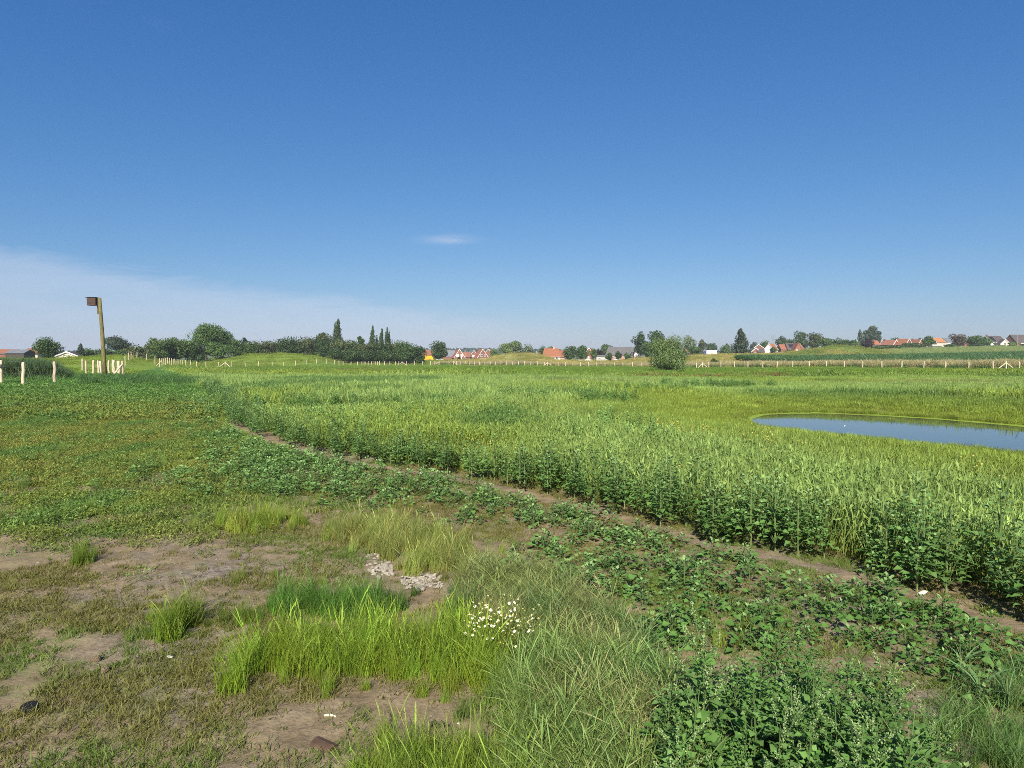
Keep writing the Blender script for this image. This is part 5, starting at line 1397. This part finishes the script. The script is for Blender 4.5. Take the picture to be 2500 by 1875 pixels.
def house(label, px_, base, Y_, w, depth, eave, ridge, rz=0.0, roof='orange', wall='brick', axis='y', wins=(), trim=True, chimney=None, solar=None, name='house', hip=0.0, group=None, doors=(), skew=0.0, fence_=None):
    """axis 'y': gable faces the camera; axis 'x': ridge runs across, eave faces the camera. w = width across the photo."""
    p = at(px_, base, Y_); g = tz(p.x, Y_); zb = min(g, p.z) - .05
    root = empty(name, (p.x, Y_, zb), rz); tag(root, label, 'house' if name != 'barn' else 'barn', group)
    up = max(0.0, p.z - zb); eave += up; ridge += up
    if axis == 'y':
        hw = w / 2; sk = skew
        MB().prism([(-hw, 0), (hw, 0), (hw, eave), (sk, ridge - .12), (-hw, eave)], 'y', 0, depth).build('wall', BM[wall], root)
        ov = .35
        for s in (-1, 1):
            ex, ez = s * (hw + ov), eave - ov * (ridge - eave) / hw
            q = [(sk, ridge), (ex, ez), (ex, ez - .16), (sk, ridge - .18)]
            if s > 0: q = q[::-1]
            MB().prism(q, 'y', -.3, depth + .3).build('roof', BM[roof], root)
            if trim:
                q = [(sk, ridge + .06), (ex, ez + .04), (ex, ez - .32), (sk, ridge - .30)]
                if s > 0: q = q[::-1]
                MB().prism(q, 'y', -.40, -.305).build('bargeboard', BM['trim'], root)
        rf = root.children[1]
        for (x, z, ww, hh, mt) in wins: window(root, x, -.005, z + up, ww, hh, mt)
        for (x, ww, hh, mt) in doors: MB().box((x - ww / 2, -.06, up), (x + ww / 2, -.003, hh + up)).build('door', BM[mt], root)
    else:
        hw, hd = w / 2, depth / 2
        MB().prism([(0, 0), (depth, 0), (depth, eave - .02), (0, eave - .02)] if hip else [(0, 0), (depth, 0), (depth, eave), (hd, ridge - .12), (0, eave)], 'x', -hw, hw).build('wall', BM[wall], root)
        ov = .35
        for s, yb in ((-1, 0), (1, depth)):
            ey, ez = yb + s * ov, eave - ov * (ridge - eave) / hd
            t0 = hw + .25
            mb = MB()
            a = [(-t0, ey, ez), (t0, ey, ez), (t0 - hip, hd, ridge), (-t0 + hip, hd, ridge)]
            b = [(x, y, z - .17) for x, y, z in a]
            mb.poly(a); mb.poly(b[::-1])
            for i in range(4): j = (i + 1) % 4; mb.poly([a[i], b[i], b[j], a[j]])
            r_ = mb.build('roof', BM[roof], root)
            if s < 0: front = r_
        if hip:
            for s in (-1, 1):
                t0 = hw + .25
                MB().poly([(s * t0, -ov, eave - .3), (s * t0, depth + ov, eave - .3), (s * (t0 - hip), hd, ridge - .02)]).poly([(s * t0, -ov, eave - .45), (s * (t0 - hip), hd, ridge - .2), (s * t0, depth + ov, eave - .45)]).build('roof', BM[roof], root)
        if trim and not hip:
            for s in (-1, 1):
                for yb in (0, depth):
                    e0 = -ov if yb == 0 else depth + ov; ez = eave - ov * (ridge - eave) / hd
                    q = [(hd, ridge + .05), (e0, ez + .04), (e0, ez - .3), (hd, ridge - .28)]
                    x0, x1 = (s * (hw + .26), s * (hw + .36)); MB().prism(q, 'x', min(x0, x1), max(x0, x1)).build('bargeboard', BM['trim'], root)
        for (x, z, ww, hh, mt) in wins: window(root, x, -.005, z + up, ww, hh, mt)
        for (x, ww, hh, mt) in doors: MB().box((x - ww / 2, -.06, up), (x + ww / 2, -.003, hh + up)).build('door', BM[mt], root)
        MB().box((-hw - .2, -ov - .12, eave - .22 - ov * (ridge - eave) / hd + .1), (hw + .2, -ov - .005, eave - .08 - ov * (ridge - eave) / hd + .1)).build('gutter', BM['trim'] if wall == 'white' else BM['slate'], root)
        if solar:
            x0, x1, f0, f1, k = solar
            for i in range(k):
                xa, xb = x0 + (x1 - x0) * i / k + .05, x0 + (x1 - x0) * (i + 1) / k - .05
                P_ = lambda x, f, o: (x, -ov + (hd + ov) * f - .5 * o, (eave - ov * (ridge - eave) / hd) + (ridge - eave + ov * (ridge - eave) / hd) * f + .8 * o)
                MB().poly([P_(xa, f0, .1), P_(xb, f0, .1), P_(xb, f1, .1), P_(xa, f1, .1)]).build('solar_panel', BM['solar'], front)
    if chimney:
        cx_, cy_, ch, mt = chimney
        MB().box((cx_ - .4, cy_ - .35, ridge - 1.2), (cx_ + .4, cy_ + .35, ridge + ch)).box((cx_ - .48, cy_ - .43, ridge + ch + .002), (cx_ + .48, cy_ + .43, ridge + ch + .15)).build('chimney', BM[mt], rf if axis == 'y' else front)
    return root
# left group
house('low red tiled roof at the left edge behind the reed bed', 2, 872, 262, 8, 8, 1.6, 3.1, 0, 'orange', 'brick', 'x', trim=False)
house('long low dark roofed shed behind the reed bed', 36, 872, 256, 7, 6, 1.7, 2.9, 0, 'slate', 'darkwood', 'x', trim=False)
house('brown red roofed house left of the dark rounded tree', 72, 872, 270, 6.4, 8, 1.4, 3.6, 0, 'rust', 'cream', 'x', trim=False, chimney=(1.9, 4, .5, 'cream'))
house('cream bungalow gable with two small windows and dark roof', 163, 875, 205, 5.6, 9, .9, 2.1, .25, 'darkroof', 'cream', 'y', [(-.6, .55, .55, .4, 'glass'), (.5, .55, .55, .4, 'glass')])
# centre group
house('bright yellow walled house with orange roof at the end of the thicket', 1044, 884, 420, 7.0, 7, 4.7, 7.6, .1, 'rust', 'yellow', 'x', [(-2.6, 2.2, .8, 1.2, 'shutter')], trim=False, chimney=(2.8, 3.5, 0.4, 'pinkbrick'))
house('dark slate roofed house behind the tall dark oval tree', 1094, 882, 470, 8.5, 10, 3.5, 7.6, 0, 'slate', 'brick', 'x', trim=False)
house('left red brick gable house with white bargeboards and shuttered windows', 1122, 880, 450, 7.0, 13, 2.2, 7.5, .22, 'orange', 'brick', 'y', [(-1.3, 2.7, 1.6, 1.5, 'shutter'), (1.35, 2.7, 1.0, 1.4, 'shutter')], doors=[(1.2, .9, 2.0, 'shutter')])
house('brown roofed rear wing right of the left brick gable', 1138, 880, 462, 5.5, 6, 2.6, 5.6, 0, 'rust', 'brick', 'x', trim=False)
house('slate roofed brick gable house between the two orange roofed ones', 1157, 880, 470, 5.4, 13, 3.4, 7.1, .28, 'slate', 'brick', 'y', [(-.4, 2.4, 1.4, 1.3, 'shutter')])
house('right red brick gable house with white bargeboards and chimney', 1179, 880, 450, 7.0, 13, 2.2, 7.6, .25, 'orange', 'brick', 'y', [(-.9, 2.8, 1.5, 1.2, 'glass'), (1.3, 2.8, .8, 1.2, 'glass')], doors=[(-.8, 2.2, 1.3, 'shutter'), (1.5, 1.8, 1.4, 'shutter')], chimney=(0, 4, .5, 'brick'))
house('brown roofed wing with white dormer right of the right brick gable', 1194, 880, 460, 5.0, 6, 2.8, 5.8, 0, 'rust', 'brick', 'x', [(1.2, 1.0, .7, 1.6, 'shutter')], trim=False)
house('small roof with white gable edge behind the right brick gable', 1193, 878, 520, 4.5, 7, 6.0, 8.2, -.3, 'rust', 'brick', 'y')
house('orange roofed white farmhouse with chimney right of the dry mound', 1346, 881, 335, 8.9, 7.5, 2.3, 6.2, -.05, 'orange', 'white', 'x', [(-2.1, .8, .8, 1.1, 'glass'), (1.0, .8, .7, 1.2, 'glass'), (2.7, .8, .8, 1.1, 'glass')], trim=False, chimney=(1.2, 3.7, .7, 'pinkbrick'), hip=1.2, doors=[(-.5, .9, 1.9, 'darkwood')])
house('lower orange roofed wing of the white farmhouse', 1371, 881, 338, 2.8, 6, 2.2, 5.2, -.05, 'orange', 'pinkbrick', 'x', trim=False)
house('orange roof peeping out between the trees left of the slim golden tree', 1438, 880, 420, 3.0, 7, 5.9, 7.8, -.3, 'orange', 'brick', 'y')
house('white house with orange roof behind the grey barn', 1486, 880, 420, 5.5, 7, 5.2, 8.1, .1, 'orange', 'white', 'x')
house('large grey roofed barn with brick and white walls', 1512, 882, 340, 13.2, 17, 3.4, 7.2, -.28, 'fibre', 'pinkbrick', 'x', [(-5.2, .9, 1.0, 1.0, 'glass'), (3.0, .9, 1.2, 1.0, 'shutter')], trim=False, name='barn', doors=[(-1.2, 2.4, 2.2, 'shutter'), (5.4, 1.8, 2.4, 'green')])
house('low concrete lean-to left of the grey barn', 1470, 882, 332, 5.5, 4, 2.5, 3.1, 0, 'fibre', 'concrete', 'x', [(-1.3, .8, 1.0, .9, 'glass')], trim=False, name='barn')
house('white gabled annex right of the grey barn', 1552, 880, 345, 2.4, 5, 2.9, 4.8, .2, 'fibre', 'white', 'y', trim=False, doors=[(.1, 1.2, 1.8, 'green')])
house('orange roofs half hidden right of the willow bush', 1683, 874, 420, 4.4, 7, 4.5, 7.2, 0, 'orange', 'brick', 'x', trim=False, chimney=(-.5, 3.5, .4, 'white'))
house('small white shed with flat tan roof right of the willow bush', 1678, 873, 360, 2.2, 2.5, 1.9, 2.6, 0, 'concrete', 'white', 'x', trim=False)
# right group
house('brick house with white gable trim and dark roof right of the conifer', 1845, 868, 420, 5.4, 8, 2.5, 4.8, 0, 'darkroof', 'brick', 'y', [(-.3, .5, 1.8, 1.2, 'glass')])
house('dark roofed annex of the brick house right of the conifer', 1859, 868, 418, 4.2, 6, 2.4, 4.0, 0, 'darkroof', 'brick', 'x', trim=False)
house('orange roofed house behind the brick gable right of the conifer', 1852, 867, 445, 6.8, 9, 4.6, 7.0, -.35, 'rust', 'brick', 'y', solar=None)
house('orange roofed house with bright white gable facing right', 1893, 867, 425, 6.4, 5.5, 4.0, 7.2, .75, 'orange', 'white', 'x', [(-1, 1.2, 1, 1.1, 'glass')], trim=True)
house('orange roofed house with garage between white gable and solar roof', 1917, 866, 430, 5.0, 8, 3.6, 6.6, 0, 'orange', 'brick', 'x', trim=False, doors=[(.6, 2.3, 2.0, 'shutter')])
house('black roofed house covered in solar panels', 1935, 866, 428, 5.6, 8, 3.3, 7.2, 0, 'darkroof', 'brick', 'x', trim=False, solar=(-1.6, 1.8, .35, .85, 2))
house('red brick gable house with shuttered windows right of the solar roof', 1949, 865, 420, 5.2, 9, 1.8, 7.0, -.1, 'orange', 'brick', 'y', [(-1.0, 1.6, 1.0, 1.2, 'shutter'), (1.0, 1.6, .7, 1.1, 'shutter')], trim=False)
house('white gabled house with orange roof beside the birch', 1962, 865, 432, 5.0, 7, 2.6, 7.0, .8, 'orange', 'white', 'x')
house('low pink garden wall building below the white gabled house', 1895, 868, 410, 6.4, 2, 1.6, 2.0, 0, 'fibre', 'pinkbrick', 'x', trim=False, name='shed')
house('orange roof beside the purple beech', 2139, 852, 395, 4.5, 7, 2.8, 5.0, 0, 'orange', 'brick', 'x', trim=False)
house('orange roofed house with white gable edge below the far dark tree', 2164, 852, 392, 7.2, 7, 2.6, 5.2, -.95, 'rust', 'brick', 'x', chimney=(-2.6, 3, .4, 'brick'))
house('large orange roofed house in the middle of the right roof row', 2196, 850, 390, 6.6, 7, 2.2, 5.4, -1.0, 'orange', 'brick', 'x')
house('orange roofed house at the right end of the roof row', 2227, 849, 392, 6.2, 7, 2.2, 4.9, -.95, 'rust', 'brick', 'x', chimney=(-1.8, 4, .3, 'brick'))
house('bright orange roofed house with pale gable', 2298, 846, 400, 6.0, 8, 2.6, 5.2, .2, 'brightorange', 'cream', 'x')
house('low cream shed under the bright orange roof', 2289, 850, 372, 4.8, 4, 1.3, 2.0, 0, 'concrete', 'cream', 'x', trim=False, name='shed')
house('grey roof peeping out behind the reddish tree', 2320, 846, 430, 5.0, 7, 3.0, 5.6, .3, 'slate', 'white', 'x', trim=False)
house('dark roof behind the large pair of trees', 2366, 843, 430, 6.0, 8, 3.0, 5.6, 0, 'slate', 'brick', 'x', trim=False)
house('grey dark shed with white end in the hedge', 2338, 850, 365, 4.5, 4, 1.3, 2.3, 0, 'slate', 'white', 'x', trim=False, name='shed')
house('big dark roofed house with solar panels and dormer at the right', 2439, 846, 395, 9.8, 9, 2.6, 6.3, .12, 'darkroof', 'white', 'x', [(-2.6, .8, 1.4, 1.2, 'glass')], trim=True, solar=(-3.6, -1.2, .2, .85, 3), chimney=(-4.0, 4.5, .5, 'brick'))
house('pale gable wing of the big dark roofed house', 2454, 846, 388, 4.6, 5, 1.8, 4.2, -.2, 'darkroof', 'cream', 'y', [(0, 1.0, 1.0, 1.1, 'glass')])
house('dark roofed house cut by the right edge', 2500, 845, 398, 10, 9, 2.4, 6.8, .15, 'darkroof', 'brick', 'x', [(-1.0, .9, 1.6, 1.2, 'shutter')], trim=False)

# wooden handrail on the dry mound
root = empty('handrail', tuple(at(1310, 866, 262))); tag(root, 'small grey wooden handrail on top of the dry mound', 'handrail')
M_GREYW = simple_mat('grey_wood', (.33, .31, .27), .9, .15)
for (dx_, z0, z1) in ((0, -.8, 1.5), (1.35, -1.6, .25)):
    MB().tube([(dx_, 0, z0), (dx_, 0, z1)], .07, 6).build('post', M_GREYW, root)
MB().tube([(0, 0, 1.1), (1.4, 0, .05)], .05, 6).build('rail', M_GREYW, root); MB().tube([(0, 0, .5), (1.4, 0, -.6)], .04, 6).build('rail', M_GREYW, root)

# poles by the houses
for (px_, b_, t_, Y_, lab) in ((1136, 881, 856, 430, 'thin pale pole in front of the brick gables'), (1721, 870, 848, 395, 'thin street lamp pole beside the truck cab'), (2483, 846, 818, 380, 'pale mast in front of the right edge house')):
    p = at(px_, b_, Y_); g = tz(p.x, Y_); root = empty('lamp_pole', (p.x, Y_, g)); tag(root, lab, 'pole'); h_ = at(px_, t_, Y_).z - g
    MB().tube([(0, 0, -.2), (0, 0, h_)], [.12, .08], 7).build('pole', M_GREYW, root); MB().box((-.25, -.1, h_), (.25, .1, h_ + .12)).build('lamp_head', M_GREYW, root)

# truck
M_BLUE = simple_mat('blue_paint', (.02, .05, .25), .35, .1, spec=.5); M_DARK = simple_mat('dark_paint', (.015, .02, .022), .3, .1, spec=.5); M_TYRE = simple_mat('tyre', (.02, .02, .02), .8, .1)
def wheel(root, x, y, r=.48):
    t = MB().tube([(x, y - .14, r), (x, y + .14, r)], r, 14).build('wheel', M_TYRE, root); MB().tube([(x, y - .155, r), (x, y - .141, r)], r * .5, 10).build('rim', M_GREYW, t)
Y_ = 400; p = at(1737, 870, Y_); g = tz(p.x, Y_); root = empty('box_truck', (p.x, Y_, g)); tag(root, 'white box truck with blue cab parked left of the tall conifer', 'truck')
k = max(0, at(1737, 869, Y_).z - g) 
MB().box((-2.9, 0, .75 + k), (3.1, 2.4, 3.3 + k)).build('cargo_box', BM['white'], root)
MB().box((-.35, -.012, 2.3 + k), (.05, -.004, 2.75 + k)).build('emblem', BM['concrete'], root)
cabm = MB().prism([(-4.3, .5 + k), (-3.0, .5 + k), (-3.0, 2.9 + k), (-3.9, 2.9 + k), (-4.3, 1.7 + k)], 'y', .1, 2.3).build('cab', M_BLUE, root)
MB().prism([(-4.1, 1.65 + k), (-3.25, 1.65 + k), (-3.25, 2.45 + k), (-3.85, 2.45 + k)], 'y', .085, .098).build('side_window', BM['glass'], cabm)
MB().box((-4.2, .5, .45 + k), (3.0, 2.0, .74 + k)).build('chassis', M_DARK, root)
for xx in (-3.6, 1.6, 2.6): wheel(root, xx, .3)
# cars
for (px_, b_, Y_, ln, mt, lab) in ((1716, 869, 390, 3.9, M_DARK, 'dark car in front of the truck cab'), (1806, 868, 345, 3.6, BM['shutter'], 'white car roof below the tall conifer'), (1074, 883, 345, 3.6, BM['shutter'], 'white car parked beneath the tall dark oval tree')):
    p = at(px_, b_, Y_); g = tz(p.x, Y_); root = empty('parked_car', (p.x, Y_, g)); tag(root, lab, 'car'); h_ = ln / 2
    body = MB().prism([(-h_, .3), (h_, .3), (h_, .8), (h_ * .75, .92), (h_ * .5, 1.4), (-h_ * .35, 1.42), (-h_ * .62, .95), (-h_, .82)], 'y', 0, 1.7).build('body', mt, root)
    MB().prism([(h_ * .68, .95), (h_ * .46, 1.33), (-h_ * .32, 1.35), (-h_ * .54, .97)], 'y', -.012, -.002).build('side_window', BM['glass'], body)
    for xx in (-h_ * .62, h_ * .62): wheel(root, xx, .12, .32)
p = at(1735, 871, 330); g = tz(p.x, 330)
tag(put('tarpaulin', rock_mesh('tarp', 5, BM['green'], .45), None, (p.x, 330, p.z + .1), (0, 0, 0), (1.1, .8, 1.0)), 'green covered heap in front of the white truck', 'tarpaulin')
# pale feed bin behind the horse
Y_ = 300; p = at(1437, 877, Y_); g = tz(p.x, Y_); root = empty('feed_bin', (p.x, Y_, g)); tag(root, 'pale grey feed bin behind the white horse', 'bin')
MB().tube([(0, 0, max(0, p.z - g) - .05), (0, 0, max(0, p.z - g) + 1.0), (0, 0, max(0, p.z - g) + 1.3)], [.65, .5, .3], 12).build('hopper', BM['concrete'], root, smooth=True)
for a in (0, 2.1, 4.2): MB().tube([(.5 * math.cos(a), .5 * math.sin(a), -.1), (.5 * math.cos(a), .5 * math.sin(a), max(.1, p.z - g))], .05, 5).build('leg', M_GREYW, root)
# rail paddock fence behind the horse
for (px0, px1, yb, Y_, lab) in ((1413, 1445, 881, 296, 'pale wooden paddock rail behind the white horse'), (1456, 1478, 880, 300, 'pale wooden paddock rail in front of the lean-to')):
    p0, p1 = at(px0, yb, Y_), at(px1, yb, Y_); g = tz(p0.x, Y_); root = empty('paddock_fence', (p0.x, Y_, g)); tag(root, lab, 'fence'); ln = p1.x - p0.x
    for i in range(5): MB().box((ln * i / 4 - .06, -.06, -.1), (ln * i / 4 + .06, .06, 1.25)).build('post', M_GREYW, root)
    for z0 in (.5, 1.05): MB().box((0, -.085, z0), (ln, -.062, z0 + .16)).build('rail', M_GREYW, root)

# ------------------------------------------------------------------ animals
def skin(name, verts, edges, radii, mat, parent=None, loc=(0, 0, 0), rot=(0, 0, 0), scl=1.0, sub=1):
    me = bpy.data.meshes.new(name); me.from_pydata(verts, edges, []); me.update()
    o = bpy.data.objects.new(name, me); COL.objects.link(o)
    md = o.modifiers.new('skin', 'SKIN'); ss = o.modifiers.new('sub', 'SUBSURF'); ss.levels = sub; ss.render_levels = sub
    for v, r in zip(me.skin_vertices[0].data, radii): v.radius = (r, r) if isinstance(r, (int, float)) else r
    me.skin_vertices[0].data[0].use_root = True
    dg = bpy.context.evaluated_depsgraph_get(); m2 = bpy.data.meshes.new_from_object(o.evaluated_get(dg))
    bpy.data.objects.remove(o); m2.materials.clear(); m2.materials.append(mat)
    for p in m2.polygons: p.use_smooth = True
    q = put(name, m2, parent, loc, rot, (scl, scl, scl)); return q
M_HORSE = simple_mat('cream_coat', (.55, .50, .39), .8, .08)
# horse grazing, head down to the left
hv = [(0, 0, 1.18), (.45, 0, 1.2), (.75, 0, 1.16), (-.35, 0, 1.15), (-.62, 0, 1.22), (-.95, 0, 1.0), (-1.2, 0, .62), (-1.33, 0, .42), (-1.42, 0, .22),
      (-.5, .17, .82), (-.5, .17, .45), (-.5, .17, .06), (-.42, -.17, .82), (-.36, -.17, .45), (-.40, -.17, .06),
      (.66, .19, .85), (.80, .19, .50), (.74, .19, .06), (.6, -.19, .85), (.62, -.19, .50), (.56, -.19, .06), (.98, 0, .98), (1.04, 0, .55)]
he = [(0, 1), (1, 2), (0, 3), (3, 4), (4, 5), (5, 6), (6, 7), (7, 8), (3, 9), (9, 10), (10, 11), (3, 12), (12, 13), (13, 14), (2, 15), (15, 16), (16, 17), (2, 18), (18, 19), (19, 20), (2, 21), (21, 22)]
hr = [.33, .31, .27, .30, .24, .17, .14, .13, .08, .13, .07, .06, .13, .07, .06, .17, .08, .06, .17, .08, .06, .06, .04]
X_, Y_ = (1436 - 1250) / FPX * 268, 268
root = empty('horse', (X_, Y_, tz(X_, Y_))); tag(root, 'cream white horse grazing in the dry grass beyond the fence', 'horse')
skin('body', hv, he, hr, M_HORSE, root)
# birds
M_CROW = simple_mat('black_feathers', (.012, .012, .014), .5, .1); M_GULL = simple_mat('white_feathers', (.85, .86, .86), .6, .03); M_LEG = simple_mat('bird_leg', (.03, .03, .03), .6)
def bird(px_, py_, scl, mat, label, z=None, swim=False, name='bird', rz=0.0):
    if z is not None: X_, Y_ = onz(px_, py_, z); g = z
    else:
        X_, Y_ = onz(px_, py_); 
        for _ in range(6): X_, Y_ = onz(px_, py_, tz(X_, Y_))
        g = tz(X_, Y_)
    root = empty(name, (X_, Y_, g), rz); root.scale = (scl,) * 3; tag(root, label, 'bird')
    b0 = .04 if swim else .16
    v = [(0, 0, b0 + .05), (.09, 0, b0 + .08), (.14, 0, b0 + .15), (.19, 0, b0 + .155), (.25, 0, b0 + .145), (-.10, 0, b0 + .04), (-.20, 0, b0 + .05), (-.30, 0, b0 + .06)]
    skin('body', v, [(0, 1), (1, 2), (2, 3), (3, 4), (0, 5), (5, 6), (6, 7)], [.075, .06, .038, .035, .010, .06, .035, .012], mat, root)
    if not swim:
        for s in (-1, 1): MB().tube([(0, s * .03, b0 + .02), (0, s * .035, -.12)], .008, 5).build('leg', M_LEG, root)
bird(1732, 921, .85, M_CROW, 'black crow standing on the brownish stripe below the far fence')
bird(1795, 928, .65, M_CROW, 'smaller black crow on the field right of the other one', rz=2.4)
bird(1269, 920, .6, M_GULL, 'tiny white bird on the far green field')
gx, gy = onz(2063, 1040, WZ)
mb = MB(); n_ = 9
for i in range(n_):
    t = i / (n_ - 1); w_ = .014 * math.sin(math.pi * (.08 + .9 * t)) ** .6; mb.v += [(t * .06 - .03, -w_, .012 * math.sin(t * 3.1)), (t * .06 - .03, 0, .004 + .016 * math.sin(t * 3.1)), (t * .06 - .03, w_, .012 * math.sin(t * 3.1))]
    if i: k = i * 3; mb.f += [(k - 3, k, k + 1, k - 2), (k - 2, k + 1, k + 2, k - 1)]
tag(mb.build('feather', M_GULL, None, (gx, gy, WZ + .003), (0, 0, .5)), 'tiny white feather floating on the pond', 'feather')

# ------------------------------------------------------------------ haze
def build_haze():
    m, N, L = new_mat('haze_air')
    v = N.new('ShaderNodeVolumePrincipled'); v.inputs['Color'].default_value = (.80, .88, 1.0, 1); v.inputs['Density'].default_value = .0002
    v.inputs['Anisotropy'].default_value = .0
    o = N.new('ShaderNodeOutputMaterial'); L.new(v.outputs[0], o.inputs['Volume'])
    ob = MB().box((-2600, -60, -2.0), (2600, 3000, 28.0)).build('haze', m)
    tag(ob, kind='stuff')
build_haze()
scene.cycles.volume_bounces = 0
